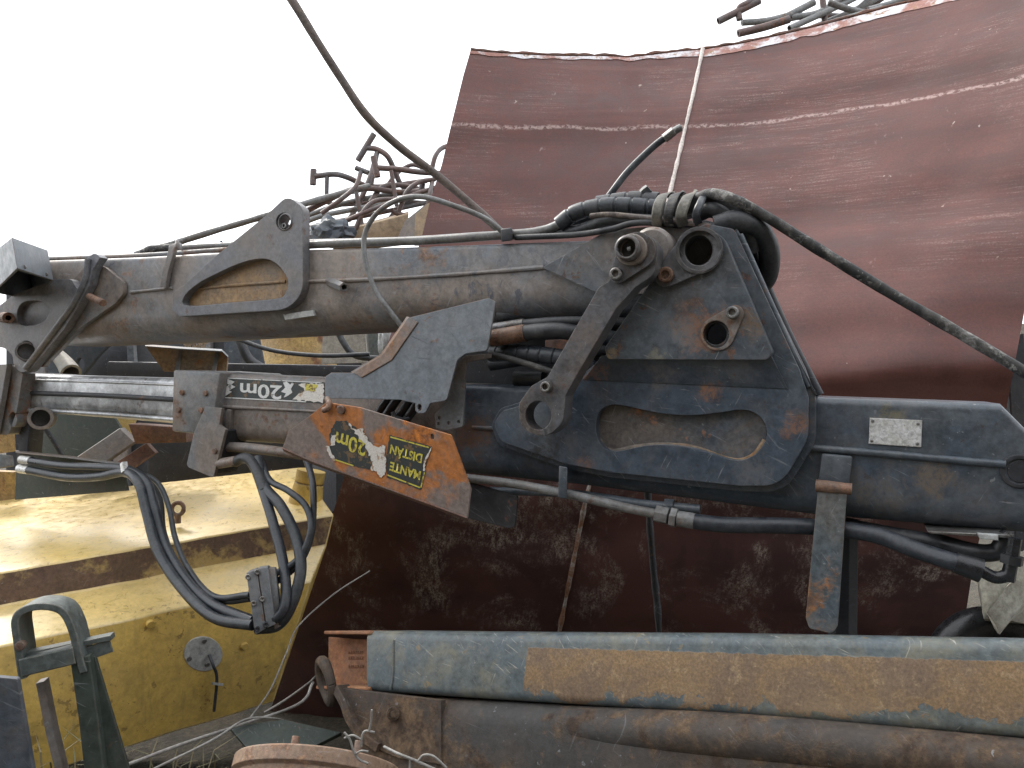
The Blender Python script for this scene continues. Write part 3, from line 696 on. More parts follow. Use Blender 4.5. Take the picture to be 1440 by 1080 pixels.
# ---- lower arm
boxbeam('inner_section', [(10, 524, 580), (60, 527, 582), (260, 532, 599)], CR, -.03, .2, .022, .05, M['bare'], crane)
tube('guide_rib', [A(22, 552, -.027), A(140, 556, -.027), A(246, 562, -.027)], .009, M['dark'], crane)
tube('guide_rib', [A(22, 534, -.030), A(140, 537, -.030), A(246, 541, -.030)], .005, M['bare'], crane)
tube('guide_rib', [A(22, 576, -.026), A(140, 582, -.026), A(246, 590, -.026)], .008, M['bare'], crane)
la2 = boxbeam('middle_section', [(285, 524, 619), (480, 533, 632), (660, 540, 650)], CR, -.01, .24, .02, .05, M['brown'], crane)
bead([(296, 571), (380, 575), (470, 580)], .006, M['brown'], la2, -.008)
sweep_rect('weld_rib', [A(322, 576, .002), A(318, 616, .002)], .02, .012, -n, M['brown'], la2, sm=False)
la = boxbeam('lower_arm', [(640, 540, 668), (800, 545, 684), (1140, 558, 728), (1408, 568, 752), (1462, 622, 756), (1600, 700, 765)], CR, 0, .27, .018, .06, M['blue'], crane)
bead([(664, 601), (700, 603)], .005, M['blue'], la, .001)
tube('edge_bead', [A(1140, 630, .002), A(1230, 637, .002), A(1330, 646, .002), A(1414, 653, .002)], .0085, M['bluegrey'], la, sides=10)
disc('pivot_boss', A(1432, 662, -.01), n, .036, .014, M['dark'], la, hole=.026)
disc('pivot_hole', A(1434, 662, -.01), n, .025, .0115, M['dark'], la)
# end fitting at far left
plate('end_plate', [(-60, 514), (20, 514, 6), (32, 526), (24, 576), (12, 612, 6), (-60, 606)], CR, .02, .05, M['brown'], crane, holes=[circ(18, 590, 6, 11)])
plate('end_plate', [(-60, 514), (10, 512), (2, 560), (-8, 612), (-60, 606)], CR, .05, .02, M['lug'], crane)
# sleeve and flap
quadbox('sleeve', [(243, 520), (309, 524), (297, 612), (241, 607)], CR, .03, .3, M['brown'], crane, bev=.008)
plate('flap', [(289, 572), (312, 574), (308, 598, 3), (317, 604), (300, 672, 4), (262, 656, 6), (273, 608)], CR, .045, .012, M['brown'], crane)
quadbox('flap_side', [(299, 668), (304, 660), (318, 606), (316, 604)], CR, .033, .10, M['dark'], crane, bev=0)
for x, y in ((257, 552), (252, 576), (290, 553), (284, 577), (303, 634)): bolt(A(x, y, .03 if y < 600 else .045), n, .009, .008, M['boltr'], crane, socket=False)

# decal with distance wording, painted upside down on the arm
def text(name, s, pl, px, py, size, rot, off, mat, parent, sx=1.0, bold=.0, rotpl=True):
    cu = bpy.data.curves.new(name, 'FONT'); cu.body = s; cu.size = 1; cu.align_x = 'CENTER'; cu.align_y = 'CENTER'; cu.extrude = .0; cu.offset = bold; cu.resolution_u = 3
    ob = bpy.data.objects.new(name + '_src', cu); COL.objects.link(ob)
    dg = bpy.context.evaluated_depsgraph_get(); me = bpy.data.meshes.new_from_object(ob.evaluated_get(dg))
    bpy.data.objects.remove(ob); sc_ = size * pl.scale(px, py, off)
    o = pl.at(px, py, off); a = R(rot); X_ = pl.ux * math.cos(a) + pl.uy * math.sin(a); Y_ = -pl.ux * math.sin(a) + pl.uy * math.cos(a)
    bm = bmesh.new(); bm.from_mesh(me); bpy.data.meshes.remove(me)
    for v in bm.verts: v.co = o + X_ * (v.co.x * sc_ * sx) + Y_ * (v.co.y * sc_)
    return finish(name, bm, mat, parent, smooth=False, recalc=False)
dec = plate('decal', jag([(303, 530), (456, 538), (456, 567), (300, 559)], 4, .5, 3), CR, -.0085, .001, M['stk'], la2)
plate('decal_border', [(301, 557.6), (430, 564.2), (430, 565.8), (301, 559)], CR, -.0078, .0006, M['inkw'], dec)
plate('decal_border', [(303, 531), (305, 531), (302.5, 558), (300.8, 558)], CR, -.0078, .0006, M['inkw'], dec)
plate('decal_border', [(310, 530.5), (452, 537.6), (452, 538.8), (310, 531.7)], CR, -.0078, .0006, M['inkw'], dec)
text('lettering', '20m', CR, 366, 549, 27, 177, -.0075, M['inkw'], dec, sx=1.62, bold=.02)
text('lettering', '!', CR, 308.5, 544, 26, 177, -.0075, M['inkw'], dec, sx=1.7, bold=.03)
plate('lettering', [(318, 532), (330, 537), (325, 541), (331, 544), (322, 549), (326, 551), (312, 560), (318, 549), (315, 547), (322, 541), (319, 539)], CR, -.0075, .0005, M['inkw'], dec)
plate('lettering', [(395, 551), (401, 545), (398, 538), (403, 536.5), (408, 541), (411, 537), (413, 540), (409, 547), (411, 552), (404, 557), (399, 559), (402, 553)], CR, -.0075, .0005, M['inkw'], dec)
plate('torn_paper', jag([(420, 540), (455, 539), (455, 566), (412, 562), (418, 556), (424, 553), (428, 549)], 2.5, 1.3, 8), CR, -.0070, .0007, M['paper'], dec)
plate('torn_paper', jag([(429, 540), (446, 541), (442, 550), (430, 549)], 2.5, .9, 18), CR, -.0062, .0006, M['inky'], dec)

# ---- knuckle housing
KO = [(694, 596, 16), (706, 578, 12), (772, 558, 10), (818, 532, 6), (858, 494), (964, 338, 8), (990, 314, 14), (1032, 322, 8), (1124, 520, 8), (1137, 560, 30), (1136, 618, 50), (1098, 683, 44), (1040, 683, 30), (858, 664), (795, 652), (705, 621, 13)]
KOb = [(690, 598, 16), (704, 574, 12), (772, 553, 10), (818, 528, 6), (858, 494), (964, 338, 8), (990, 312, 14), (1036, 320, 8), (1132, 518, 8), (1147, 560, 30), (1147, 622, 52), (1104, 692, 46), (1040, 691, 30), (858, 671), (795, 659), (702, 626, 13)]
bone = smooth2([(838, 598), (842, 580), (853, 571), (868, 569), (890, 573), (929, 581), (972, 584), (1012, 580), (1044, 576), (1066, 583), (1077, 599), (1077, 618), (1064, 637), (1044, 647), (1020, 644), (987, 633), (947, 626), (907, 627), (866, 635), (849, 629), (840, 615)], 3)
hole1 = circ(982, 352, 20, 21); hole2 = circ(1007, 470, 18, 19); hole3 = circ(757, 584, 17, 19)
plate('knuckle_plate', rounded(KO), CR, .062, .026, M['blue'], crane, holes=[bone, hole1, hole2])
plate('knuckle_plate', rounded(KOb), CR, .034, .030, M['blue'], crane, holes=[hole1, hole2])
plate('knuckle_plate', [(820, 560), (842, 496), (956, 326), (990, 309, 14), (1036, 320, 8), (1132, 518), (1146, 556)], CR, -.28, .03, M['dark'], crane, holes=[hole1])
plate('inlay', bone, CR, .038, .003, M['recess'], crane)
tube('edge_bead', [A(x, y, .0385) for x, y in ((842, 617), (850, 629), (866, 634), (907, 627), (947, 626), (987, 633), (1020, 644), (1044, 647), (1062, 638), (1076, 619))], .006, M['ochre'], crane, wob=.4)
# bent skirt between the doubler and the housing
s0 = [A(846, 500, .092), A(1084, 500, .092)]; s1 = [A(820, 534, .064), A(1108, 547, .064)]
block('skirt', [s0[0], s0[1], s1[1], s1[0], s0[0] - n * .03, s0[1] - n * .03, A(1108, 547, .050), A(820, 534, .050)], M['blue'], crane)
DB = [(850, 490, 8), (855, 505, 5), (1078, 506, 9), (1087, 496, 9), (1016, 330, 26), (985, 320, 30), (952, 343, 10)]
plate('doubler_plate', DB, CR, .105, .045, M['bluegrey'], crane, holes=[circ(982, 352, 20, 21), hole2])
ring = plate('retainer_plate', hull2((984, 351), 31, (936, 388), 15.5), CR, .119, .014, M['linkm'], crane, holes=[circ(983, 352, 20.5, 21.5)])
tube('bushing', [A(983, 352, .128), A(983, 352, -.12)], .053, M['linkm'], crane, hollow=.83, sides=32)
bolt(A(937, 387, .119), n, .0185, .013, M['boltr'], ring)
pad = plate('retainer_plate', hull2((1009, 469), 24, (1034, 441), 12), CR, .109, .004, M['brown'], crane, holes=[circ(1007, 470, 18.5, 19.5)])
disc('bushing', A(1007, 470, .09) - n * .07, n, .0345, .07, M['dark'], crane, hole=.031)
bolt(A(1031, 440, .109), n, .0145, .018, M['boltm'], pad)
# closing flange down the right side, and the rear ridge behind it
fl = [(1034, 330), (1062, 390), (1100, 470), (1146, 556)]
loft('closing_flange', [[A(x, y, .04), A(x + 4, y, .04), A(x + 4, y, -.28), A(x, y, -.28)] for x, y in fl], M['dark'], crane)
tube('edge_rib', [A(1041, 330, .034), A(1090, 440, .034), A(1138, 544, .034)], .007, M['bluegrey'], crane)
tube('edge_rib', [A(1070, 385, -.15), A(1108, 470, -.15), A(1152, 556, -.15)], .012, M['dark'], crane)

# ---- link arm
LK = [(858, 394, 8), (860, 376, 12), (872, 338, 22), (902, 322, 26), (926, 342, 24), (921, 385, 24), (893, 404, 22), (866, 434), (814, 522, 14), (795, 556, 8), (792, 594, 26), (768, 616, 26), (732, 604, 26), (729, 568, 20), (747, 543, 14), (770, 530, 8), (804, 470), (842, 404, 10)]
link = plate('link_arm', LK, CR, .175, .055, M['linkm'], crane, holes=[circ(757, 584, 18.5, 20.5)])
plate('retainer_plate', hull2((896, 352), 26, (869, 386), 12), CR, .186, .011, M['linkm'], link)
disc('pin_boss', A(889, 352, .186), n, .036, .012, M['brown'], link, hole=.022)
disc('pin_boss', A(886, 351, .19), n, .029, .030, M['linkm'], link, hole=.021)
quadbox('pin_bolt', [(881, 347), (887, 346), (887, 353), (881, 353)], CR, .205, .03, M['boltm'], link, bev=.002)
bolt(A(868, 386, .186), n, .0145, .016, M['boltm'], link)
bolt(A(771, 544, .175), n, .0135, .022, M['boltm'], link)
disc('pin', A(924, 354, .02), n, .052, .06, M['brown'], crane)
tube('pin', [A(900, 352, .13), A(912, 354, -.2)], .04, M['dark'], crane, sides=20)
block('split_notch', [A(x, y, .1765) for x, y in ((764, 602), (767, 604), (771, 614), (767, 613))] + [A(x, y, .170) for x, y in ((764, 602), (767, 604), (771, 614), (767, 613))], M['dark'], link)

# ---- cover plate and angle bracket in the middle
CP = Plane(A(560, 520, .13), (Matrix.Rotation(R(-6), 3, 'X') @ n))
cov = plate('cover_plate', [(457, 530, 4), (466, 524), (497, 524), (538, 499), (574, 447), (687, 419, 3), (697, 424, 3), (685, 493, 5), (655, 497, 10), (643, 506, 8), (628, 563, 6), (605, 567, 3), (598, 581, 6), (584, 581, 6), (584, 567), (562, 562), (457, 560, 4)], CP, 0, .006, M['cover'], crane, holes=[circ(590, 573, 3, 5, 14)])
loft('cover_lip', [[CP.at(x, y, .001), CP.at(x + 13, y + 7, .0025), CP.at(x + 1, y, -.05), CP.at(x - 3, y - 1, -.05)] for x, y in ((496, 524), (538, 499.5), (575, 446))], M['lipm'], cov)
brk = plate('angle_bracket', [(655, 500), (690, 497), (690, 503), (655, 510), (651, 600, 5), (627, 606), (613, 602), (611, 583), (630, 560), (645, 508)], CR, .075, .007, M['brown'], crane, holes=[circ(x, y, 2.2, 2.6, 10) for x, y in ((617, 596), (631, 595), (645, 593), (606 + 12, 588))])
# hoses seen behind the panel
for i, x in enumerate((520, 533, 552, 566)):
    tube('hose', [A(x + 30, 555, .03), A(x + 14, 578, .045), A(x - 6, 605, .03), A(x - 30, 640, -.02)], .013, M['rubbergloss'], crane)
tube('hose_band', [A(552, 580, .064), A(556, 586, .066), A(566, 590, .066), A(576, 589, .06)], .006, M['dark'], crane)

# ---- rusty warning panel
WP = Plane(A(530, 640, .19), (Matrix.Rotation(R(7), 3, 'X') @ n))
WO = [(397, 631), (406, 606), (438, 583), (458, 566, 4), (505, 573), (634, 612, 4), (662, 688), (657, 729), (600, 708), (440, 650)]
wpan = plate('warning_panel', WO, WP, 0, .006, M['orange'], crane, holes=[circ(608, 614, 2.6, 4.2, 14), circ(474, 573, 2.6, 3.6, 12)])
loft('panel_lip', [[WP.at(x, y - 2, .0), WP.at(x, y, .004), WP.at(x + 2, y + 4, -.03), WP.at(x + 2, y + 1, -.035)] for x, y in ((397, 631), (440, 650), (520, 679), (600, 708), (657, 729))], M['redrust'], wpan)
bolt(WP.at(481, 576, 0), WP.n, .012, .008, M['boltr'], wpan, socket=False)
tube('hook', [WP.at(455, 577, .01), WP.at(461, 574, .012), WP.at(463, 566, .0), WP.at(460, 561, -.03)], .008, M['boltr'], wpan)
# torn warning sticker, upside down
stp = plate('sticker', jag([(548, 612), (607, 628), (601, 646), (597, 664), (592, 689), (544, 671), (543, 640)], 3, .7, 4), WP, .0012, .0008, M['stk'], wpan)
plate('sticker_border', [(549, 613.5), (603, 628.5), (602.6, 630.2), (549, 615.4)], WP, .0018, .0005, M['inky'], stp)
plate('sticker_border', [(545, 669), (590, 686.5), (590.5, 684.8), (545, 667.2)], WP, .0018, .0005, M['inky'], stp)
plate('sticker_border', [(596, 664), (597.8, 664), (592.6, 686), (590.8, 685.4)], WP, .0018, .0005, M['inky'], stp)
stl = plate('sticker', jag([(472, 591), (486, 592), (499, 601), (512, 615), (521, 632), (524, 652), (520, 660), (498, 655), (470, 646), (464, 630), (463, 610)], 2.6, 1.0, 5), WP, .0012, .0008, M['stk'], wpan)
plate('sticker_border', [(471, 645.6), (497, 654.2), (497, 655.8), (471, 647.2)], WP, .0018, .0005, M['inky'], stl)
text('lettering', 'MANTE', WP, 570, 661.5, 18, 166.5, .0020, M['inky'], stp, sx=.86, bold=.028)
text('lettering', 'DISTÂN', WP, 571, 637.5, 18, 166.5, .0020, M['inky'], stp, sx=.86, bold=.028)
text('lettering', '20m', WP, 493, 623, 31, 166, .0020, M['inky'], stl, sx=.98, bold=.02)
plate('torn_paper', jag([(489, 594), (496, 603), (503, 604), (509, 602), (513, 612), (520, 622), (530, 630), (541, 626), (542, 668), (534, 671), (530, 664), (520, 660), (525, 650), (519, 640), (512, 622), (502, 612)], 2.2, 1.5, 6), WP, .0026, .0008, M['paper'], wpan)
plate('torn_paper', jag([(458, 628), (464, 628), (467, 640), (472, 648), (468, 648), (463, 640)], 2, 1.2, 7), WP, .0027, .0008, M['paper'], wpan)
plate('torn_paper', jag([(466, 612), (472, 612), (471, 625), (465, 627)], 2, 1, 9), WP, .0027, .0008, M['paper'], wpan)
plate('torn_paper', jag([(607, 629), (603, 640), (598, 650), (597, 662), (595, 662), (596, 649), (600, 640)], 2, .8, 10), WP, .0026, .0008, M['paper'], wpan)
# black plate that shows under the right end of the panel
plate('guard_plate', [(640, 672), (728, 698, 3), (724, 741, 5), (716, 743), (655, 728)], CR, .06, .008, M['dark'], crane)

# ---- data plate on the lower arm (its print is worn away)
dp = plate('data_plate', [(1223, 587.5), (1297, 591), (1295.5, 629), (1221.5, 624)], CR, .0035, .0025, M['alu'], la)
for x, y in ((1227, 592), (1291, 596), (1226, 620), (1290, 624)): bolt(A(x, y, .0035), n, .0035, .002, M['boltm'], dp, socket=False)

# ---- support leg hanging on the right
quadbox('leg_bracket', [(1155, 638), (1199, 642), (1193, 694), (1149, 690)], CR, .022, .022, M['bluegrey'], crane, bev=.005)
tube('leg_pin', [A(1147, 683, .045), A(1198, 688, .045)], .012, M['boltr'], crane, sides=10, wob=.5)
lo = [A(1150, 690, .05), A(1190, 693, .05), A(1177, 884, .05), A(1134, 872, .05)]
lf = plate('support_leg', [(1150, 690), (1191, 693), (1178, 880), (1171, 891, 8), (1138, 884, 8), (1133, 868)], CR, .05, .10, M['legm'], crane)
tube('rear_leg', [A(1186, 730, -.12), A(1184, 930, -.12)], .035, M['dark'], crane, sides=8)

# ---- pipes and hoses under the lower arm
tube('hydraulic_pipe', [A(655, 672, .06), A(720, 680, .07), A(800, 695, .08), A(880, 714, .08), A(940, 726, .08)], .0115, M['pipegrey'], crane)
tube('hydraulic_pipe', [A(690, 690, .0), A(800, 694, .02), A(900, 708, .03), A(985, 716, .03)], .011, M['bluegrey'], crane)
tube('pipe_fitting', [A(922, 722, .08), A(940, 726, .08)], .021, M['pipegrey'], crane, sides=6, smooth=False)
tube('pipe_fitting', [A(943, 727, .08), A(952, 729, .08)], .024, M['pipegrey'], crane, sides=6, smooth=False)
tube('pipe_fitting', [A(953, 729, .08), A(977, 733, .08)], .019, M['pipegrey'], crane, sides=14, smooth=False)
tube('pipe_fitting', [A(935, 712, .03), A(948, 713, .03)], .02, M['bluegrey'], crane, sides=6, smooth=False)
tube('hose', [A(975, 733, .08), A(1020, 738, .075), A(1090, 739, .06), A(1160, 742, .02), A(1230, 752, .03), A(1290, 774, .06), A(1340, 790, .09), A(1362, 797, .09)], .0185, M['rubberblue'], crane)
tube('pipe_fitting', [A(1343, 791, .09), A(1380, 803, .09)], .021, M['rubbergloss'], crane, sides=16, smooth=False, rfun=lambda s: 1 + .15 * math.sin(s * 160))
tube('elbow', [A(1380, 803, .09), A(1400, 812, .09), A(1416, 808, .09), A(1421, 795, .09), A(1423, 784, .09)], .0125, M['rubbergloss'], crane)
tube('elbow_nut', [A(1422, 793, .09), A(1424, 781, .09)], .021, M['rubbergloss'], crane, sides=6, hollow=.6, smooth=False)
tube('hose', [A(1200, 742, -.05), A(1270, 755, -.04), A(1330, 765, -.02)], .019, M['rubber'], crane)
tube('elbow', [A(1325, 764, -.02), A(1370, 776, .0), A(1400, 776, .0), A(1412, 762, .0), A(1420, 752, .0)], .019, M['rubbergloss'], crane)
plate('pad_plate', [(1304, 747), (1420, 752), (1424, 757), (1308, 750.5)], CR, .03, .12, M['boltm'], crane)
plate('mounting_ear', [(1375, 751), (1404, 753), (1404, 760), (1378, 758)], CR, .05, .02, M['pale'], crane)
block('pipe_clamp', [A(x, y, .115) for x, y in ((786, 655), (798, 657), (797, 702), (785, 700))] + [A(x, y, .02) for x, y in ((786, 655), (798, 657), (797, 702), (785, 700))], M['bluegrey'], crane, bev=.003)
tube('lower_pipe', [A(318, 628, .0), A(350, 630, .0), A(400, 636, .0), A(470, 645, -.02)], .016, M['brown'], crane, hollow=.6)

# ---- hoses in the gap between the arms
for nm, pts, r, m, kw in (
    ('hose', [(736, 456, .02), (790, 452, .02), (860, 453, -.04), (930, 455, -.1)], .013, 'rubber', {}),
    ('ferrule', [(688, 463, .02), (737, 456, .02)], .0155, 'boltm', {}),
    ('hose', [(738, 468, .05), (780, 465, .05), (820, 470, .02), (870, 478, -.03), (900, 486, -.06)], .021, 'rubber', {}),
    ('ferrule', [(690, 476, .05), (739, 468, .05)], .0225, 'boltr', dict(rfun=lambda s: 1 + .05 * math.sin(s * 500))),
    ('hose', [(690, 497, .0), (740, 497, .03), (800, 506, .03), (860, 530, -.02)], .022, 'rubber2', dict(step=.003, rfun=lambda s: 1.02 - .12 * ((s % .034) > .031))),
    ('cable', [(688, 497, .06), (730, 508, .065), (780, 524, .05)], .008, 'oldhose', {}),
    ('fitting', [(725, 532, -.05), (765, 532, -.05)], .024, 'rubber', dict(sides=14)),
    ('hose', [(700, 445, -.06), (780, 440, -.1), (900, 445, -.15)], .02, 'rubber', {}),
    ('hose', [(690, 512, -.12), (780, 498, -.12), (880, 490, -.15)], .02, 'rubber', {})):
    tube(nm, [A(*p) for p in pts], r, M[m], crane, **kw)
quadbox('rusty_block', [(766, 478), (806, 476), (806, 498), (766, 500)], CR, -.1, .08, M['redrust'], crane)
quadbox('rear_web', [(630, 425), (960, 420), (900, 545), (600, 548)], CR, -.26, .01, M['dark'], crane)

# ---- pipe and hoses along the top of the upper arm
tube('hydraulic_pipe', [A(424, 345, -.03), A(500, 341, -.03), A(600, 338, -.03), A(700, 331, -.03), A(755, 326, -.03), A(785, 316, -.03), A(808, 300, -.03), A(838, 292, -.03)], .0125, M['pipegrey'], crane)
tube('hydraulic_pipe', [A(240, 349, -.12), A(310, 345, -.12), A(430, 341, -.12), A(560, 338, -.12), A(690, 330, -.12)], .010, M['pipegrey'], crane)
block('pipe_clamp', [A(x, y, .0) for x, y in ((704, 322), (720, 320), (721, 338), (705, 340))] + [A(x, y, -.14) for x, y in ((704, 322), (720, 320), (721, 338), (705, 340))], M['dark'], crane, bev=.003)
wrap = lambda s: 1.04 - .14 * ((s % .042) > .037) + .05 * math.sin(s * 9)
tube('wrapped_hose', [A(786, 316, -.03), A(810, 299, -.03), A(850, 290, -.03), A(890, 290, -.03), A(930, 293, -.03)], .021, M['rubber2'], crane, step=.003, rfun=wrap)
tube('wrapped_hose', [A(840, 289, -.05), A(890, 283, -.05), A(925, 285, -.05)], .024, M['rubber'], crane, step=.003, rfun=wrap)
for i, pts in enumerate(([(755, 325, -.1), (800, 316, -.08), (860, 300, -.07), (950, 305, -.05)], [(720, 330, -.06), (800, 326, -.04), (850, 312, -.02), (900, 309, .0), (960, 314, .0)], [(725, 334, -.02), (810, 330, .0), (860, 322, .02), (900, 313, .02), (985, 316, .02)], [(830, 304, .01), (860, 302, .01), (920, 308, .02), (1000, 318, .03)])):
    tube('hose', [A(*p) for p in pts], (.012, .014, .008, .007)[i], M[('rubber2', 'rubber', 'rubber', 'cable')[i]], crane)
for i, x in enumerate((927, 942, 959, 979)):
    sweep_rect('strap', [A(x - 4 + 3 * i, 318, .03), A(x - 4 + i, 303, .055), A(x - 1 + 2 * i, 286, .05), A(x + 5 + 2 * i, 274 - i % 2, .01), A(x + 12 + i, 271, -.05), A(x + 18, 276, -.10)], (.026, .023, .027, .018)[i], .010, -n, M[('strap', 'oldhose', 'strap', 'rubber2')[i]], crane, rr=.6)
for i, (pts, r) in enumerate((
    ([(930, 300, -.04), (985, 285, -.02), (1030, 292, -.02), (1052, 318, -.02), (1056, 352, -.05)], .026),
    ([(960, 296, -.08), (1010, 284, -.08), (1050, 298, -.08), (1068, 330, -.1), (1062, 370, -.12)], .026),
    ([(1005, 318, .03), (1035, 311, .02), (1065, 322, -.02), (1081, 352, -.06), (1080, 385, -.1), (1066, 404, -.14)], .026),
    ([(1010, 326, .0), (1035, 328, -.03), (1055, 350, -.08), (1060, 380, -.12)], .018),
    ([(985, 300, .0), (1000, 295, .01), (1018, 303, .0), (1022, 318, .0)], .02))):
    tube('hose', [A(*p) for p in pts], r, M['rubber2' if i % 2 else 'rubber'], crane, wob=.12)
for i in range(14):
    rr_ = random.Random(i); x = 1040 + rr_.uniform(-14, 30); y = 340 + rr_.uniform(-30, 60)
    tube('rag_strip', [A(x, y, -.02), A(x + rr_.uniform(-6, 6), y + 14, -.01 + rr_.uniform(-.03, .03)), A(x + rr_.uniform(-12, 12), y + 30, -.05)], .007, M['rubber'], crane, wob=.8, sides=6)
tube('hose', [A(975, 290, -.03), A(985, 277, .0), A(1005, 273, .02), A(1030, 280, .03), A(1080, 306, .0), A(1150, 350, -.05), A(1250, 411, -.1), A(1350, 469, -.12), A(1440, 523, -.12), A(1520, 575, -.12), A(1620, 650, -.14), A(1680, 760, -.16), A(1690, 900, -.16)], .0128, M['oldhose'], crane, wob=.12)
# upright spare hose end
tube('hose', [A(846, 290, -.14), A(862, 268, -.14), A(884, 240, -.16), A(918, 207, -.18), A(940, 190, -.18)], .0095, M['rubber2'], crane)
tube('ferrule', [A(934, 195, -.18), A(948, 184, -.18)], .0125, M['boltm'], crane, sides=6, smooth=False)
tube('ferrule', [A(947, 185, -.18), A(958, 179, -.18)], .010, M['boltm'], crane, hollow=.6)
tube('rag_strip', [A(900, 290, -.05), A(905, 275, -.05), A(914, 266, -.05)], .012, M['rubber'], crane, wob=.9, sides=6)
# thin looped hose hanging over the arm
tube('hose', [A(706, 325, -.02), A(680, 306, .0), A(640, 290, .02), (A(595, 277, .04)), A(560, 281, .05), A(530, 300, .05), A(513, 330, .05), A(514, 368, .05), A(528, 408, .04), A(548, 437, .03), A(572, 468, .0)], .0075, M['pipegrey'], crane)

# ---- left hose guide, hose loops and clamp block
GP = Plane(A(100, 665, .02), n)
gd = plate('hose_guide', [(24, 634), (172, 651), (180, 690), (21, 703)], CR, -.03, .006, M['darkgreen'], crane)
loft('guide_lip', [[A(x, y, -.03), A(x, y + 2.5, .06), A(x, y + 4, .06), A(x, y + 2.5, -.03)] for x, y in ((22, 633), (100, 641), (175, 651))], M['brown'], gd)
for x0, y0 in ((30, 646), (27, 659)):
    tube('ferrule', [A(x0, y0, .05), A(x0 + 14, y0 + 2, .05)], .016, M['alu'], crane, sides=10, smooth=False)
L1 = [
    ([(40, 648, .05), (90, 655, .06), (140, 657, .07), (178, 660, .08), (205, 676, .10), (217, 712, .12), (232, 765, .14), (262, 815, .18), (300, 850, .22), (356, 873, .25)], .0145, 'rubberblue'),
    ([(40, 661, .05), (95, 671, .06), (140, 670, .07), (176, 664, .09), (195, 680, .12), (206, 720, .14), (222, 775, .17), (255, 826, .21), (300, 868, .25), (356, 879, .26)], .0155, 'rubber2'),
    ([(176, 668, .04), (203, 668, .05), (224, 682, .06), (238, 715, .08), (246, 755, .10), (264, 798, .14), (300, 838, .2), (352, 836, .24)], .0085, 'rubber2'),
    ([(185, 670, .02), (212, 680, .03), (226, 705, .04), (231, 750, .07), (254, 805, .12), (290, 842, .18), (320, 846, .2), (352, 842, .22)], .0085, 'rubber'),
]
for pts, r, m in L1: tube('hose', [A(*p) for p in pts], r, M[m], crane)
sweep_rect('hose_tie', [A(170, 651, .10), A(172, 664, .11)], .014, .02, -n, M['alu'], crane, sm=False)
sweep_rect('hose_tie', [A(167, 662, .09), A(168, 670, .09)], .012, .02, -n, M['alu'], crane, sm=False)
R1 = [
    ([(360, 878, .25), (392, 866, .24), (402, 840, .22), (398, 790, .18), (384, 735, .14), (370, 690, .10), (356, 650, .04)], .0145, 'rubberblue'),
    ([(360, 884, .24), (392, 878, .22), (412, 845, .2), (423, 800, .17), (416, 755, .14), (395, 712, .12), (372, 684, .09), (362, 645, .04)], .016, 'rubber2'),
    ([(352, 822, .22), (385, 808, .2), (420, 785, .16), (437, 745, .13), (430, 712, .11), (405, 690, .1), (380, 676, .08), (368, 650, .03)], .0095, 'rubber2'),
    ([(352, 832, .21), (385, 820, .19), (422, 790, .15), (438, 750, .11), (441, 700, .08), (438, 670, .05), (430, 645, .0)], .0095, 'rubberblue'),
    ([(330, 650, .04), (345, 644, .06), (358, 656, .07), (372, 690, .1)], .016, 'rubber')]
for pts, r, m in R1: tube('hose', [A(*p) for p in pts], r, M[m], crane)
tube('ferrule', [A(308, 652, .03), A(333, 648, .045)], .0165, M['brown'], crane, sides=10, smooth=False)
# hose clamp block: two rails and six bolts
fr = [(346, 806), (361, 800), (374, 884), (359, 893)]; fr2 = [(362, 799.5), (377, 797), (388, 878), (375, 884)]
CL = Plane(A(366, 846, .27), (.22, -1, .12))
for q in (fr, fr2): hb = quadbox('clamp_block', q, CL, 0, .05, M['cover'], crane, bev=.003)
for x, y in ((349, 811), (362, 804), (357, 848), (369, 842), (362, 884), (374, 878)): bolt(CL.at(x, y, 0), CL.n, .0075, .006, M['dark' if y > 860 else 'boltm'], hb)
quadbox('clamp_plate', [(372, 799), (387, 800), (397, 880), (386, 886)], CL, -.02, .05, M['brown'], crane)
tube('ring_stub', [A(57, 588, .05), A(62, 588, -.06)], .042, M['brown'], crane, hollow=.72, sides=20)
quadbox('end_web', [(28, 582), (42, 584), (38, 640), (25, 640)], CR, -.02, .06, M['dark'], crane)

# ================================================================= BEAMS IN FRONT
bl, br = P(450, 930, 2.12), P(1440, 975, 1.33)
BN = Vector((br - bl)).cross(Vector((0, 0, 1))); BN = BN if BN.y < 0 else -BN
BN = BN.normalized(); BN = BN * math.cos(R(15)) + Vector((0, 0, 1)) * math.sin(R(15))
BP = Plane(bl, BN)
dirB = (br - bl).normalized()
def bst(px, py):
    p = BP.at(px, py, 0) - BP.o; return p.dot(BP.ux), p.dot(BP.uy)
def lin(p, q):
    k = (q[1] - p[1]) / (q[0] - p[0]); return k, p[1] - k * p[0]
ZONE = (tuple(BP.o), tuple(BP.ux), tuple(BP.uy), bst(739, 940)[0], lin(bst(739, 910), bst(1440, 930)), lin(bst(739, 974), bst(1440, 1020)), (.25, .16, .08), (.175, .12, .08), (.31, .22, .13))
M['beam'] = paint('blue_beam_paint', (.096, .122, .136), (.128, .142, .134), rust=(.30, .22, .12), rust2=(.2, .15, .08), amt=.2, sc=4.5, rough=.4, scratch=.8, scol=(.42, .41, .35), dust=.5, dcol=(.27, .24, .15), streak=.35, edge=.5, ecol=(.4, .3, .2), zone=ZONE)
bb = thing('steel_beam', 'long blue grey painted box beam with a bare rusty channel end and large brown rust patch', 'beam', (P(900, 1000, 1.7).x, 1.75, P(900, 1000, 1.7).z))
B = BP.at
bmn = boxbeam('beam_body', [(516, 887, 973), (700, 889, 985), (1000, 891, 1004), (1440, 899, 1040), (1640, 903, 1058)], BP, 0, .22, .024, .022, M['beam'], bb)
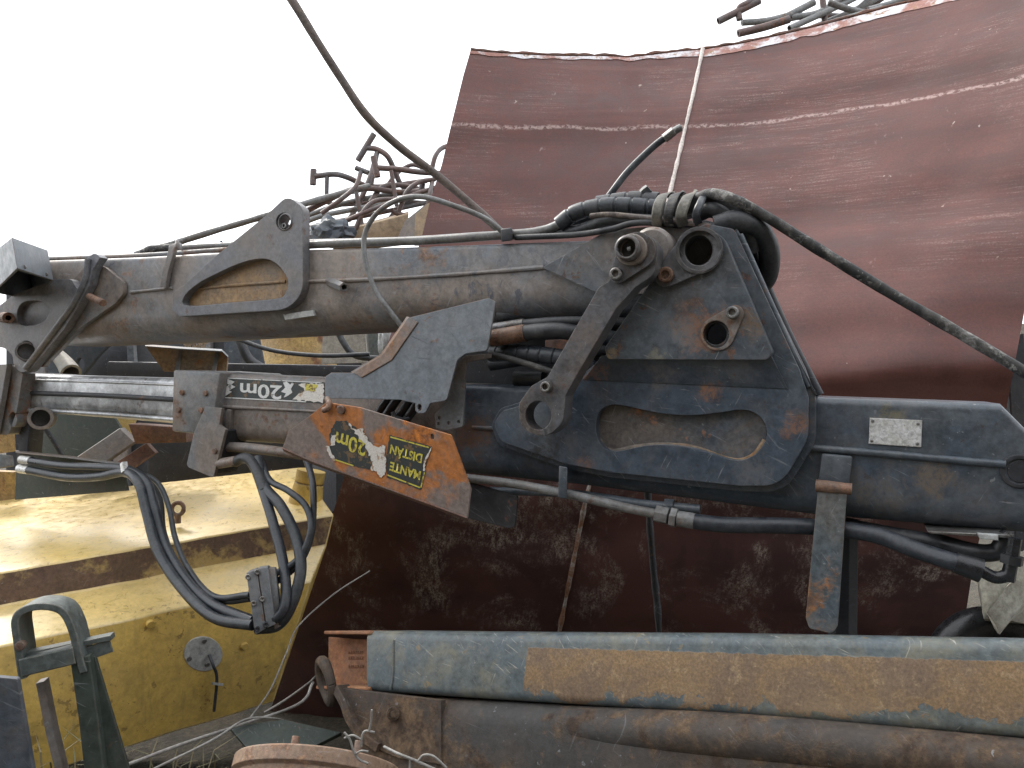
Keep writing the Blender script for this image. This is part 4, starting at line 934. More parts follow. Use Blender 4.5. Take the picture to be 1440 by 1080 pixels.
# channel end: two flanges and a web set back
def bx(name, x0, x1, y0a, y1a, y0b, y1b, f, d, m, par):
    v = [B(x0, y0a, f), B(x1, y0b, f), B(x1, y1b, f), B(x0, y1a, f)]
    return block(name, v + [p - BP.n * d for p in v], m, par, .003)
block('top_flange', [B(455, 887, .0), B(521, 887.5, .0), B(521, 892.5, .0), B(455, 892, .0)] + [p - BP.n * .2 for p in (B(455, 887, 0), B(521, 887.5, 0), B(521, 892.5, 0), B(455, 892, 0))], M['endrust'], bb, .003)
block('bottom_flange', [B(444, 964, .006), B(519, 966, .006), B(519, 972, .006), B(444, 969, .006)] + [p - BP.n * .2 for p in (B(444, 964, .006), B(519, 966, .006), B(519, 972, .006), B(444, 969, .006))], M['endrust'], bb, .003)
block('web', [B(462, 896, -.065), B(522, 900, -.065), B(522, 966, -.065), B(462, 964, -.065)] + [p - BP.n * .012 for p in (B(462, 896, -.065), B(522, 900, -.065), B(522, 966, -.065), B(462, 964, -.065))], M['endrust'], bb, 0)
# small raised casting marks on the web (unreadable in the photograph)
rnd = random.Random(5)
for y in (917, 925, 937):
    bm = bmesh.new()
    for k in range(7):
        x = 489 + k * 3.2 + rnd.uniform(-.4, .4)
        v = [bm.verts.new(B(x + dx, y + dy, o_)) for o_ in (-.062, -.066) for dx, dy in ((0, -2), (1.7, -2), (1.7, 2), (0, 2))]
        for f in ((0, 1, 2, 3), (0, 4, 5, 1), (1, 5, 6, 2), (2, 6, 7, 3), (3, 7, 4, 0)): bm.faces.new([v[i] for i in f])
    finish('casting_mark', bm, M['endrust'], bb)
tube('weld_bead', [B(553, 900, .001), B(553, 930, .001), B(552, 955, .001), B(549, 970, .0)], .003, M['beam'], bb)

# brown beam underneath
lb = thing('steel_beam', 'heavy dark brown rusted beam with a lifting ring, underneath the blue grey beam', 'beam', (P(900, 1080, 1.6).x, 1.7, .62))
LB = Plane(BP.o + BP.n * .02, BP.n)
boxbeam('beam_body', [(500, 978, 1100), (760, 992, 1120), (1000, 1006, 1140), (1440, 1044, 1190), (1640, 1062, 1215)], LB, .0, .3, .05, .03, M['lowbeam'], lb)
plate('end_plate', [(468, 966), (540, 975), (620, 985), (620, 1075), (560, 1066), (523, 1050), (500, 1030), (489, 1008), (478, 985)], LB, .006, .02, M['lowbeam'], lb)
sweep_rect('end_rib', [LB.at(470, 968, .02), LB.at(482, 990, .025), LB.at(490, 1012, .025), LB.at(506, 1034, .02), LB.at(530, 1052, .02)], .022, .05, -LB.n, M['lowbeam'], lb)
tube('side_ridge', [LB.at(760, 1020, -.05), LB.at(1000, 1034, -.03), LB.at(1200, 1052, -.03), LB.at(1440, 1078, -.03), LB.at(1600, 1096, -.03)], .046, M['lowbeam'], lb, sides=24)
tube('stud', [LB.at(552, 1003, .0), LB.at(553, 1004, .02)], .016, M['lowbeam'], lb, hollow=.5)
bm = bmesh.new(); c = LB.at(459, 958, .0)
tube_bm(bm, [c + BP.ux * (.035 * math.cos(a) - .3 * .045 * math.sin(a)) + Vector((0, 0, .05 * math.sin(a))) + BP.n * .02 * math.cos(a) for a in [2 * math.pi * k / 24 for k in range(25)]], .014, smooth=False, sides=10, wob=.25)
finish('lifting_ring', bm, M['lowbeam'], lb)

# ================================================================= BRAKE DRUM
ax = Vector((.06, math.sin(R(38)), math.cos(R(38)))).normalized()
fr_ = P(430, 1046, 1.5); inw = (Vector((0, 1, 0)) - ax * ax.y).normalized()
ctr = fr_ + inw * .172
bd = thing('brake_drum', 'rusty round brake drum with wheel studs at the bottom edge of the picture', 'brake drum', (ctr.x, ctr.y - .1, ctr.z - .3))
prof = [(.02, -.30), (.165, -.30), (.160, -.085), (.163, -.075), (.163, -.034), (.172, -.028), (.172, -.003), (.169, 0), (.152, 0), (.148, -.006), (.145, -.03), (.05, -.035), (.05, -.012), (.0001, -.012)]
bm = bmesh.new(); nS = 64; u_ = ax.orthogonal().normalized(); w_ = ax.cross(u_)
rg = [[bm.verts.new(ctr + (u_ * math.cos(2 * math.pi * k / nS) + w_ * math.sin(2 * math.pi * k / nS)) * r + ax * z) for k in range(nS)] for r, z in prof]
for a, b in zip(rg[:-1], rg[1:]):
    for k in range(nS): bm.faces.new((a[k], a[(k + 1) % nS], b[(k + 1) % nS], b[k]))
bm.faces.new(rg[0])
finish('drum_body', bm, M['drum'], bd)
for dx, dy in ((-.138, -.03), (-.03, -.135), (.09, -.10)):
    c = ctr + Vector((1, 0, 0)) * dx + inw * dy
    tube('wheel_stud', [c - ax * .02, c + ax * .022], .0075, M['boltr'], bd, sides=10)

# ================================================================= GREEN BRACKET, LEFT FRONT
gb = thing('bent_bracket', 'grey green bent steel guard frame with an arched top at the lower left corner', 'bracket', P(70, 1150, 1.5))
G = Plane((P(60, 900, 1.5)), (.25, -1, .05)); g_ = G.at
sweep_rect('arch', [g_(31, 955), g_(24, 905), g_(21, 872), g_(34, 858), (g_(60, 853)), g_(86, 860), g_(100, 884), g_(108, 915), g_(117, 946)], .0135, .075, -G.n, M['greenish'], gb, rr=.2)
sweep_rect('cross_rail', [g_(28, 940, .004), g_(104, 922, .004)], .034, .05, -G.n, M['greenish'], gb, sm=False)
sweep_rect('cross_rail', [g_(36, 922, -.02), g_(156, 897, -.03)], .010, .03, -G.n, M['greenish'], gb, sm=False)
sweep_rect('cross_rail', [g_(100, 928, -.03), g_(156, 908, -.035)], .026, .006, -G.n, M['greenish'], gb, sm=False)
sweep_rect('leg', [g_(112, 925, -.004), g_(124, 1010, -.004), g_(134, 1100, -.004)], .034, .05, -G.n, M['darkgreen'], gb, sm=False)
plate('side_plate', [(122, 918), (134, 924), (190, 1110), (150, 1110)], G, -.03, .01, M['darkgreen'], gb)
bolt(g_(30, 907, .002), G.n, .009, .01, M['boltr'], gb, socket=False)
sweep_rect('leg', [g_(56, 960, -.05), g_(70, 1030, -.05), g_(90, 1110, -.05)], .015, .03, -G.n, M['brown'], gb, sm=False)
GB2 = Plane(P(20, 1000, 1.42), (.15, -1, 0))
o = plate('steel_plate', [(-60, 948), (24, 955, 4), (32, 1000), (54, 1130), (-60, 1130)], GB2, 0, .012, M['bluesteel'])
tag(o, 'flat blue grey steel plate standing in the lower left corner', 'steel plate')

# ================================================================= LOOSE CABLE
o = tube('steel_cable', [P(190, -560, 2.5), P(300, -260, 2.25), P(365, -90, 2.15), P(395, -25, 2.15), P(418, 12, 2.15), P(446, 58, 2.16), P(478, 108, 2.18), P(515, 162, 2.2), P(560, 205, 2.25), P(610, 243, 2.3), P(660, 285, 2.32), P(700, 322, 2.32)], .0115, M['cable'], wob=.1, rfun=lambda s: .85 + .1 * s)
tag(o, 'thick brown cable curving down from the sky onto the upper boom arm', 'cable')

# ================================================================= SCRAP BEHIND
def bent_pipe(path, head, r, label, mat='pipe', group='bent tubes with cross handles piled behind the crane', props=()):
    r *= .82; pts = [P(*p) for p in path]
    low = min(pts, key=lambda v: v.z)
    t = thing('bent_tube', label, 'bent tube', (low.x, low.y, low.z - r), group)
    tube('rail', pts, r, M[mat], t, hollow=0 if head else .7)
    if head: tube('handle', [P(*head[0]), P(*head[1])], r * 1.12, M[mat], t, hollow=.7)
    for q in props: tube('strut', [P(*q[0]), P(*q[1])], r * .75, M[mat], t)
    return t
bent_pipe([(442, 248, 5), (470, 245, 5), (490, 250, 5), (515, 261, 5.1), (545, 262, 5.2), (600, 254, 5.3)], ((441, 238, 5), (440, 260, 5)), .022, 'bent tube with short upright handle, reaching farthest left into the sky', props=[((460, 246, 5), (459, 282, 5))])
bent_pipe([(515, 208, 5.1), (530, 210, 5.1), (545, 220, 5.1), (555, 240, 5.15), (566, 262, 5.2), (590, 275, 5.3)], ((526, 188, 5.1), (503, 226, 5.1)), .022, 'bent tube with the highest, slanted handle, just left of the thick cable', props=[((531, 214, 5.1), (522, 262, 5.1))])
bent_pipe([(530, 236, 4.9), (560, 238, 4.95), (590, 242, 5), (640, 245, 5.1)], ((525, 220, 4.9), (531, 249, 4.9)), .022, 'straight tube with upright handle, ending at the red sheet edge', props=[((550, 240, 4.9), (558, 290, 4.9))])
bent_pipe([(424, 300, 4.8), (460, 282, 4.8), (490, 268, 4.85), (520, 265, 4.9), (560, 270, 5), (610, 268, 5.1)], None, .022, 'bent tube lying flat with a low arch, right beside the drilled lug plate', props=[((501, 270, 4.8), (509, 316, 4.8))])
bent_pipe([(424, 306, 4.9), (470, 290, 4.9), (520, 278, 5), (590, 268, 5.1)], None, .02, 'straight tube below the low arch, running into the tube pile', 'pipegrey')
bent_pipe([(424, 314, 4.7), (455, 303, 4.7), (490, 296, 4.8), (560, 282, 5), (610, 272, 5.1)], None, .019, 'pale straight tube lowest in the pile beside the lug plate', 'pipegrey')
bent_pipe([(520, 285, 4.9), (540, 262, 5), (575, 262, 5.1), (600, 270, 5.2)], ((594, 258, 4.8), (592, 276, 4.8)), .02, 'short tube with small open end near the red sheet edge')
bent_pipe([(606, 245, 5.2), (612, 220, 5.2), (622, 208, 5.25), (640, 203, 5.3)], None, .02, 'curved tube end hugging the left edge of the red sheet')
bent_pipe([(490, 310, 4.9), (505, 285, 4.95), (520, 250, 5), (530, 215, 5.1)], None, .02, 'steep tube rising through the middle of the tube pile')
bent_pipe([(425, 322, 5.1), (470, 312, 5), (530, 300, 5), (600, 285, 5.1)], None, .018, 'rust red tube deep under the other tubes of the pile')
bent_pipe([(540, 318, 5.0), (562, 292, 5.05), (580, 285, 5.1), (615, 288, 5.2)], None, .02, 'kinked tube above the beige board')
bent_pipe([(436, 284, 5.2), (450, 282, 5.2), (480, 288, 5.2), (540, 282, 5.25)], None, .017, 'short tube with cut end just above the lug plate corner')
for path, head, l in (
    ([(452, 300, 4.6), (480, 280, 4.6), (500, 262, 4.65), (508, 240, 4.7)], ((500, 236, 4.7), (518, 243, 4.7)), 'steep tube with a small level handle left of the pile middle'),
    ([(470, 318, 4.6), (520, 296, 4.6), (575, 276, 4.7), (618, 262, 4.8)], None, 'long straight tube slanting up to the red sheet in front of the pile'),
    ([(500, 322, 4.6), (512, 296, 4.6), (530, 282, 4.65), (565, 280, 4.7)], None, 'tube bent like a knee right above the beige board'),
    ([(560, 300, 4.7), (572, 270, 4.7), (590, 256, 4.75), (612, 252, 4.8)], ((553, 298, 4.7), (568, 303, 4.7)), 'hooked tube with its handle downward beside the red sheet'),
    ([(540, 268, 5.3), (556, 246, 5.3), (578, 232, 5.3), (600, 238, 5.3)], None, 'far arched tube behind the straight handle tube'),
    ([(600, 300, 4.7), (604, 275, 4.7), (608, 255, 4.8)], None, 'short upright tube stub at the red sheet edge'),
    ([(430, 330, 4.8), (480, 322, 4.7), (540, 318, 4.7)], None, 'dark tube low behind the blue sack')):
    bent_pipe(path, head, .017, l)
# long pole in front of the sky, left
o = tube('pole', [P(190, 358, 4.6), P(245, 342, 4.6), (P(310, 322, 4.65)), P(372, 304, 4.7), P(440, 283, 4.75), P(520, 262, 4.9)], .020, M['pipegrey'], wob=.15)
tag(o, 'long pale pole slanting up behind the drilled lug plate', 'pole')
# the scrap bin that carries the pile
sb = thing('scrap_bin', 'brown steel scrap bin behind the upper boom arm, loaded with tubes', 'scrap bin', (-1.4, 6, 0))
def wall(name, x0, x1, y0, y1, z0, z1, m, par): 
    return block(name, [(x0, y0, z1), (x1, y0, z1), (x1, y0, z0), (x0, y0, z0), (x0, y1, z1), (x1, y1, z1), (x1, y1, z0), (x0, y1, z0)], m, par, .01)
wall('bin_wall', -3.3, -.35, 5.25, 5.35, 0, 2.45, M['dark'], sb)
wall('bin_wall', -3.3, -.35, 7.4, 7.5, 0, 2.45, M['dark'], sb)
wall('bin_wall', -3.4, -3.3, 5.25, 7.5, 0, 2.45, M['dark'], sb)
wall('bin_wall', -.35, -.25, 5.25, 7.5, 0, 2.45, M['dark'], sb)
wall('bin_floor', -3.3, -.35, 5.35, 7.4, .1, 2.3, M['dark'], sb)
for i in range(6): wall('rib', -3.2 + i * .55, -3.1 + i * .55, 5.19, 5.25, .1, 2.4, M['brown'], sb)
# beige board, folded sheet, blue sack
o = block('board', [P(462, 330, 4.6), P(575, 300, 4.6), P(570, 335, 4.6), P(470, 352, 4.6)] + [P(462, 327, 4.9), P(575, 297, 4.9), P(570, 345, 4.9), P(470, 356, 4.9)], M['beige'], bev=.008)
tag(o, 'flat beige board lying slanted under the tube pile', 'board')
fs = thing('folded_sheet', 'brown folded sheet metal corner beside the left edge of the red sheet', 'sheet metal', P(590, 350, 4.6))
FS = Plane(P(585, 310, 4.55), (-.3, -1, .15))
plate('side_panel', [(556, 342), (570, 310), (600, 286), (590, 345)], FS, 0, .01, M['brown'], fs)
plate('side_panel', [(584, 302), (603, 285), (597, 345), (582, 345)], FS, .03, .01, M['beige'], fs)
bm = bmesh.new(); bmesh.ops.create_icosphere(bm, subdivisions=4, radius=1)
c = P(466, 330, 4.5)
for v in bm.verts:
    d = 1 + .28 * mnoise.noise(v.co * 2.2) + .12 * mnoise.noise(v.co * 6)
    v.co = c + Vector((v.co.x * .13 * d, v.co.y * .1 * d, max(-.07, v.co.z * .095 * d)))
o = finish('sack', bm, M['bluesteel']); tag(o, 'crumpled dark blue sack beneath the tubes behind the arm', 'sack')
o = tube('rubble_bar', [P(200, 356, 3.9), P(225, 350, 3.9), P(300, 349, 3.9), P(420, 352, 3.9)], .022, M['oldhose'], wob=.5); tag(o, 'gnarled grey bar just over the top edge of the upper arm', 'bar')
o = block('bracket_scrap', [P(296, 345, 4.2), P(312, 338, 4.2), P(322, 352, 4.2), P(292, 355, 4.2)] + [P(296, 345, 4.3), P(312, 338, 4.3), P(322, 352, 4.3), P(292, 355, 4.3)], M['bluesteel']); tag(o, 'small dark angular scrap piece peeking above the upper arm', 'scrap piece')

# tubes lying over the top of the sheet, upper right
TR = [
    ([(1040, 28, 4.9), (1039, 12, 4.9), (1055, 2, 4.9), (1085, -20, 5)], ((1010, 30, 4.9), (1068, 1, 4.9)), 'leftmost handle tube over the sheet top, with a bent neck'),
    ([(1043, 32, 4.95), (1078, 29, 4.95), (1115, 20, 5)], None, 'low bent tube right beside the leftmost handle, above the sheet'),
    ([(1112, 24, 5), (1150, 18, 5), (1190, -6, 5.1)], ((1077, 38, 5), (1145, 3, 5)), 'tube with a long slanted handle above the sheet top, second from left'),
    ([(1038, 47, 4.7), (1075, 38, 4.7), (1110, 27, 4.7)], None, 'thick short tube resting flat on the sheet rim'),
    ([(1110, 40, 4.9), (1180, 8, 5), (1240, -22, 5.1)], None, 'long tube slanting up right across the middle of the rim pile'),
    ([(1165, 3, 4.8), (1190, 12, 4.8), (1222, 20, 4.8)], None, 'open ended tube pointing down right over the sheet rim'),
    ([(1160, 35, 5), (1158, 10, 5), (1154, -20, 5)], None, 'upright tube standing in the rim pile'),
    ([(1130, 44, 5.1), (1200, 15, 5.1), (1260, -18, 5.2)], None, 'rear long tube along the pile above the sheet rim'),
    ([(1180, 30, 5.1), (1215, 5, 5.1), (1240, -25, 5.1)], None, 'steep tube right of the upright one above the sheet rim'),
    ([(1090, 30, 5.2), (1140, 22, 5.2), (1200, 24, 5.2)], None, 'thin tube lying level deep in the rim pile'),
    ([(1120, 36, 5), (1185, -2, 5), (1215, -25, 5)], None, 'slanted tube just left of the upright one over the rim'),
    ([(1150, 38, 4.75), (1205, 22, 4.75), (1240, 12, 4.75)], None, 'front tube resting along the rim below the open ended one'),
    ([(1195, 26, 5.2), (1240, -2, 5.2), (1280, -30, 5.2)], None, 'rear slanted tube before the right end of the rim pile'),
    ([(1222, 14, 4.8), (1262, 2, 4.8), (1300, -14, 4.8)], None, 'rightmost tube end lying on the sheet rim'),
]
for i, (p, h, l) in enumerate(TR): bent_pipe(p, h, .028 if i in (3,) else .024, l, 'pipegrey' if i % 3 else 'pipe', 'tubes lying over the top rim of the red sheet')

# ---------------- scrap seen through the gap between the arms
yd = thing('oil_drum', 'yellow steel drum rusted along its lower edge, seen between the boom arms', 'drum', P(410, 540, 4.2))
bm = bmesh.new(); c0 = P(404, 470, 4.3); nS = 40
rings = [[bm.verts.new(Vector((c0.x + r * math.cos(2 * math.pi * k / nS), c0.y + .2 + r * math.sin(2 * math.pi * k / nS), z))) for k in range(nS)] for r, z in ((.2, 1.5), (.215, 1.66), (.222, 1.70), (.222, 1.72), (.215, 1.75), (.215, 2.05), (.222, 2.07), (.2, 2.08))]
for a, b in zip(rings[:-1], rings[1:]):
    for k in range(nS): bm.faces.new((a[k], a[(k + 1) % nS], b[(k + 1) % nS], b[k]))
bm.faces.new(rings[0]); bm.faces.new(rings[-1])
finish('drum_body', bm, M['yellowrust'], yd)
GP2 = Plane((0, 3.9, 1.6), (-.2, -1, 0))
o = plate('beige_sheet', [(455, 450), (512, 450), (516, 510), (452, 512)], GP2, 0, .02, M['beigegrey']); tag(o, 'pale beige steel panel right of the yellow drum between the arms', 'steel panel')
o = sweep_rect('post', [P(524, 440, 3.7), P(528, 520, 3.7)], .06, .05, (0, 1, 0), M['greenish'], sm=False); tag(o, 'pale green grey post right of the beige panel between the arms', 'post')
bm = bmesh.new(); bmesh.ops.create_icosphere(bm, subdivisions=4, radius=1); c = P(546, 480, 3.6)
for v in bm.verts:
    d = 1 + .3 * mnoise.noise(v.co * 2) + .15 * mnoise.noise(v.co * 5)
    v.co = c + Vector((v.co.x * .045 * d, v.co.y * .05 * d, v.co.z * .1 * d))
o = finish('rag', bm, M['pale']); tag(o, 'small pale blue rag wedged left of the grey cover plate', 'rag')
o = quadbox('steel_girder', [(150, 508), (520, 514), (520, 536), (150, 534)], Plane(P(330, 515, 3.3), (-.1, -1, 0)), 0, .12, M['dark'], bev=.008); tag(o, 'long black girder right behind the lower boom arm', 'girder')
for i, (pts, l) in enumerate((
    ([(330, 452, 3.6), (338, 480, 3.6), (350, 505, 3.6), (372, 520, 3.6)], 'black hose drooping left of the yellow drum between the arms'),
    ([(318, 470, 3.5), (380, 492, 3.45), (450, 500, 3.4), (520, 498, 3.4)], 'thin black hose crossing before the yellow drum'),
    ([(470, 452, 3.5), (482, 480, 3.5), (500, 500, 3.5), (540, 505, 3.5)], 'black hose in front of the beige sheet between the arms'))):
    o = tube('loose_hose', [P(*p) for p in pts], (.022, .010, .014)[i], M['rubber']); tag(o, l, 'hose')
o = plate('blue_sheet', [(310, 440), (358, 440), (372, 512), (318, 512)], Plane(P(340, 480, 3.8), (.1, -1, 0)), 0, .015, M['bluesteel']); tag(o, 'dark blue sheet metal left of the yellow drum', 'sheet')
rc = thing('channel_tray', 'rusty brown channel tray with slanted ribs between the boom arms', 'tray', P(262, 530, 3.2))
CT = Plane(P(262, 500, 3.15), (-.1, -1, .1))
plate('tray_wall', [(204, 486), (312, 493, 10), (320, 503, 6), (318, 524), (230, 522)], CT, 0, .01, M['ochre'], rc)
loft('tray_rim', [[CT.at(x, y, .0), CT.at(x, y + 2.5, .05), CT.at(x, y + 4, .05), CT.at(x, y + 2, -.02)] for x, y in ((204, 484), (260, 488), (312, 491), (321, 500))], M['brown'], rc)
for x in (248, 300): sweep_rect('rib', [CT.at(x + 6, 492, .0), CT.at(x, 522, .035)], .014, .012, (0, 1, 0), M['brown'], rc, sm=False)
bm = bmesh.new(); rnd = random.Random(2)
for k in range(26):
    x = 258 + k * 1.2; a = P(x, 492, 3.5)
    tube_bm(bm, [a, a + Vector((rnd.uniform(-.03, .03), 0, .04)), a + Vector((rnd.uniform(-.06, .06), rnd.uniform(-.03, .03), rnd.uniform(.04, .10)))], .0035, sides=5, sub=3)
o = finish('straw', bm, M['beige']); o['kind'] = 'stuff'; o['label'] = 'tuft of dry straw behind the rusty tray'
# dark plates under the left arm end
PLD = Plane(P(120, 505, 3.45), (-.2, -1, 0))
o = plate('gusset_plate', [(60, 486), (160, 478), (138, 500), (112, 532), (70, 532)], PLD, 0, .02, M['bluesteel'], holes=[circ(113, 512, 6, 9, 16)]); tag(o, 'dark blue triangular steel plate with an oval hole under the left arm end', 'steel plate')
o = sweep_rect('upright_bar', [P(182, 470, 3.4), P(186, 535, 3.4)], .03, .03, (0, 1, 0), M['cover'], sm=False); tag(o, 'grey upright bar between the triangular plate and the tray', 'bar')
o = quadbox('steel_plate', [(120, 488), (182, 484), (182, 540), (120, 540)], PLD, -.12, .02, M['dark']); tag(o, 'black steel plate behind the grey upright bar', 'steel plate')
o = tube('nozzle', [P(76, 494, 3.3), P(92, 512, 3.25), P(100, 525, 3.2)], .036, M['beigegrey'], hollow=.75, rfun=lambda s: .7 + 2.2 * s, sides=18); tag(o, 'beige cone shaped nozzle under the left arm bracket', 'nozzle')
# below the lower arm, left
o = plate('green_sheet', [(48, 560), (150, 570), (176, 612), (110, 648), (60, 648)], Plane(P(110, 600, 3.6), (-.1, -1, .2)), 0, .02, M['darkgreen']); tag(o, 'dark green sheet below the polished boom section', 'sheet')
o = sweep_rect('angle_bar', [P(96, 668, 3.3), P(178, 612, 3.5)], .09, .05, (0, 1, 0), M['brown'], sm=False); tag(o, 'wide brown flat bar slanting up under the boom section', 'flat bar')
o = sweep_rect('angle_bar', [P(148, 672, 3.25), P(212, 630, 3.4)], .06, .03, (0, 1, 0), M['redrust'], sm=False); tag(o, 'narrow rust red bar slanting beside the wide brown one', 'flat bar')
o = quadbox('channel_piece', [(180, 596), (262, 602), (262, 622), (190, 624)], Plane(P(220, 610, 3.3), (0, -1, 0)), 0, .1, M['redrust']); tag(o, 'rust red channel piece just under the sleeve of the lower arm', 'channel')
o = plate('yellow_offcut', [(146, 585), (190, 590), (180, 616), (166, 608)], Plane(P(160, 600, 3.75), (0, -1, 0)), 0, .02, M['yellow']); tag(o, 'small yellow offcut above the slanting brown bar', 'offcut')
o = quadbox('black_tank', [(205, 612), (440, 612), (440, 742), (205, 742)], Plane(P(300, 650, 3.62), (0, -1, 0)), 0, .5, M['dark'], bev=.02); tag(o, 'black steel tank behind the hose loops above the yellow body', 'tank')
o = plate('yellow_sheet', [(-60, 590), (10, 606, 8), (12, 636), (-60, 646)], Plane(P(0, 620, 3.3), (0, -1, 0)), 0, .05, M['yellowrust']); tag(o, 'yellow panel at the far left edge under the arm end', 'panel')
o = plate('pale_sheet', [(-60, 634), (14, 640), (16, 655), (-60, 668)], Plane(P(0, 650, 3.2), (0, -1, .2)), 0, .02, M['cover']); tag(o, 'pale blue grey sheet under the yellow panel at the left edge', 'sheet')
o = plate('yellow_door', [(-60, 660), (18, 664), (22, 712), (-60, 716)], Plane(P(0, 690, 3.35), (0, -1, 0)), 0, .05, M['yellowrust']); tag(o, 'dull yellow panel beside the hose guide at the left edge', 'panel')
o = tube('thin_pipe', [P(62, 600, 3.3), P(75, 620, 3.3), P(88, 642, 3.3)], .010, M['dark']); tag(o, 'thin dark pipe dangling from the ring stub', 'pipe')

# ---------------- right edge
def rough_block(name, corners, mat, amp=.007):
    bm = bmesh.new(); v = [bm.verts.new(c) for c in corners]
    for f in ((0, 1, 2, 3), (7, 6, 5, 4), (0, 4, 5, 1), (1, 5, 6, 2), (2, 6, 7, 3), (3, 7, 4, 0)): bm.faces.new([v[i] for i in f])
    bmesh.ops.subdivide_edges(bm, edges=bm.edges[:], cuts=9, use_grid_fill=True)
    for q in bm.verts: q.co += amp * (mnoise.noise_vector(q.co * 9) + .6 * mnoise.noise_vector(q.co * 26))
    return finish(name, bm, mat, sharp=25)
o = rough_block('concrete_block', [P(1372, 790, 2.3), P(1470, 770, 2.3), P(1478, 880, 2.3), P(1385, 872, 2.3)] + [P(1372, 790, 2.7), P(1470, 770, 2.7), P(1478, 880, 2.7), P(1385, 872, 2.7)], M['concrete']); tag(o, 'pale broken concrete block at the right edge under the hose elbow', 'concrete block')
o = rough_block('concrete_block', [P(1386, 862, 2.2), P(1428, 815, 2.2), P(1462, 826, 2.2), P(1404, 892, 2.2)] + [P(1390, 866, 2.36), P(1430, 822, 2.36), P(1462, 832, 2.36), P(1406, 890, 2.36)], M['concrete']); tag(o, 'small brown edged concrete lump leaning on the pale block', 'concrete lump')
ty = thing('tyre', 'black tyre half hidden behind the blue grey beam at the right', 'tyre', P(1370, 960, 2.4))
bm = bmesh.new(); c = P(1398, 955, 2.5)
tube_bm(bm, [c + Vector((.17 * math.cos(a), .03 * math.sin(a), .17 * math.sin(a))) for a in [2 * math.pi * k / 40 for k in range(41)]], .055, smooth=False, sides=14)
finish('tread', bm, M['rubbergloss'], ty)
o = sweep_rect('dark_post', [P(1428, 470, 2.9), P(1436, 600, 2.9), P(1452, 1150, 2.9)], .07, .08, (0, 1, 0), M['dark'], sm=False); tag(o, 'dark steel post at the right edge behind the sheet', 'post')
o = quadbox('pale_wall_piece', [(1436, 455), (1760, 470), (1760, 995), (1436, 995)], Plane(P(1450, 600, 3.9), (0, -1, 0)), 0, .1, M['concrete']); tag(o, 'pale wall piece at the right edge behind the dark post', 'wall piece')

# ---------------- wires and stalks, lower left
o = tube('wire', [P(180, 1075, 1.9), P(260, 1045, 2.0), P(330, 1022, 2.1), P(420, 990, 2.2), P(440, 960, 2.3)], .0042, M['wire'], wob=.2); tag(o, 'thick pale wire running up right past the yellow body corner', 'wire')
o = tube('wire', [P(215, 1082, 1.9), P(300, 1040, 2.0), P(345, 1012, 2.1), P(385, 1010, 2.15), P(410, 1018, 2.2)], .003, M['wire'], wob=.2); tag(o, 'thin pale wire below the thick one at the lower left', 'wire')
o = tube('wire', [P(350, 1012, 2.4), P(380, 970, 2.5), P(402, 920, 2.6), P(420, 880, 2.7), P(470, 835, 2.9), P(520, 803, 3.1)], .0028, M['wire'], wob=.2); tag(o, 'hair thin wire climbing over the dark lower sheet', 'wire')
o = tube('wire', [P(372, 1002, 2.3), P(400, 985, 2.3), P(432, 962, 2.3), P(445, 950, 2.3)], .003, M['wire'], wob=.2); tag(o, 'short thin wire ending at the lifting ring', 'wire')
ds = thing('dry_twig', 'pale crooked dry twig with side shoots on the brake drum rim', 'twig', P(500, 1075, 1.42))
tube('stem', [P(484, 1030, 1.42), P(492, 1040, 1.42), P(498, 1058, 1.42), P(505, 1068, 1.42), P(518, 1074, 1.42)], .0022, M['wire'], ds, sides=6)
for p in ([(484, 1038, 1.42), (496, 1034, 1.42), (508, 1040, 1.42)], [(508, 1050, 1.42), (509, 1036, 1.42), (514, 1028, 1.42), (527, 1030, 1.42)], [(519, 1028, 1.42), (522, 1012, 1.42), (523, 998, 1.42)], [(500, 1060, 1.42), (508, 1056, 1.42), (518, 1057, 1.42)]):
    tube('shoot', [P(*q) for q in p], .002, M['wire'], ds, sides=6)
d2 = thing('dry_twig', 'long pale dry twig arching at the bottom edge right of the drum', 'twig', P(600, 1100, 1.38))
tube('stem', [P(540, 1050, 1.4), P(560, 1060, 1.38), P(585, 1070, 1.38), P(620, 1086, 1.38)], .0026, M['wire'], d2, sides=6)
tube('shoot', [P(588, 1070, 1.38), P(596, 1062, 1.38), P(610, 1064, 1.38), P(628, 1080, 1.38)], .0022, M['wire'], d2, sides=6)
tube('shoot', [P(577, 1066, 1.38), P(576, 1090, 1.38)], .0022, M['wire'], d2, sides=6)
# grass under the yellow body
bm = bmesh.new(); rnd = random.Random(4)
for k in range(130):
    x = rnd.uniform(-1.25, -.55); y = rnd.uniform(1.9, 2.7); z = ground_h(x, y)
    h = rnd.uniform(.05, .2); a = rnd.uniform(0, 6.28); w = .003
    d = Vector((math.cos(a), math.sin(a), 0)); s = Vector((-d.y, d.x, 0)) * w; b = Vector((x, y, z - .01))
    v = [bm.verts.new(b - s), bm.verts.new(b + s), bm.verts.new(b + d * h * .25 + s * .7 + Vector((0, 0, h * .7))), bm.verts.new(b + d * h * .25 - s * .7 + Vector((0, 0, h * .7)))]
    t = bm.verts.new(b + d * h * .8 + Vector((0, 0, h * .85)))
    bm.faces.new(v); bm.faces.new((v[3], v[2], t))
def grassm():
    m, nt = mat_new('dry_grass'); nb = NB(nt)
    col = nb.mix(nb.ramp(nb.noise(9, 3), .4, .6), (.07, .075, .035), (.15, .12, .065)); out(nb, col, .8); return m
o = finish('grass', bm, grassm(), recalc=False); o['kind'] = 'stuff'; o['label'] = 'dry grass under the yellow machine body'
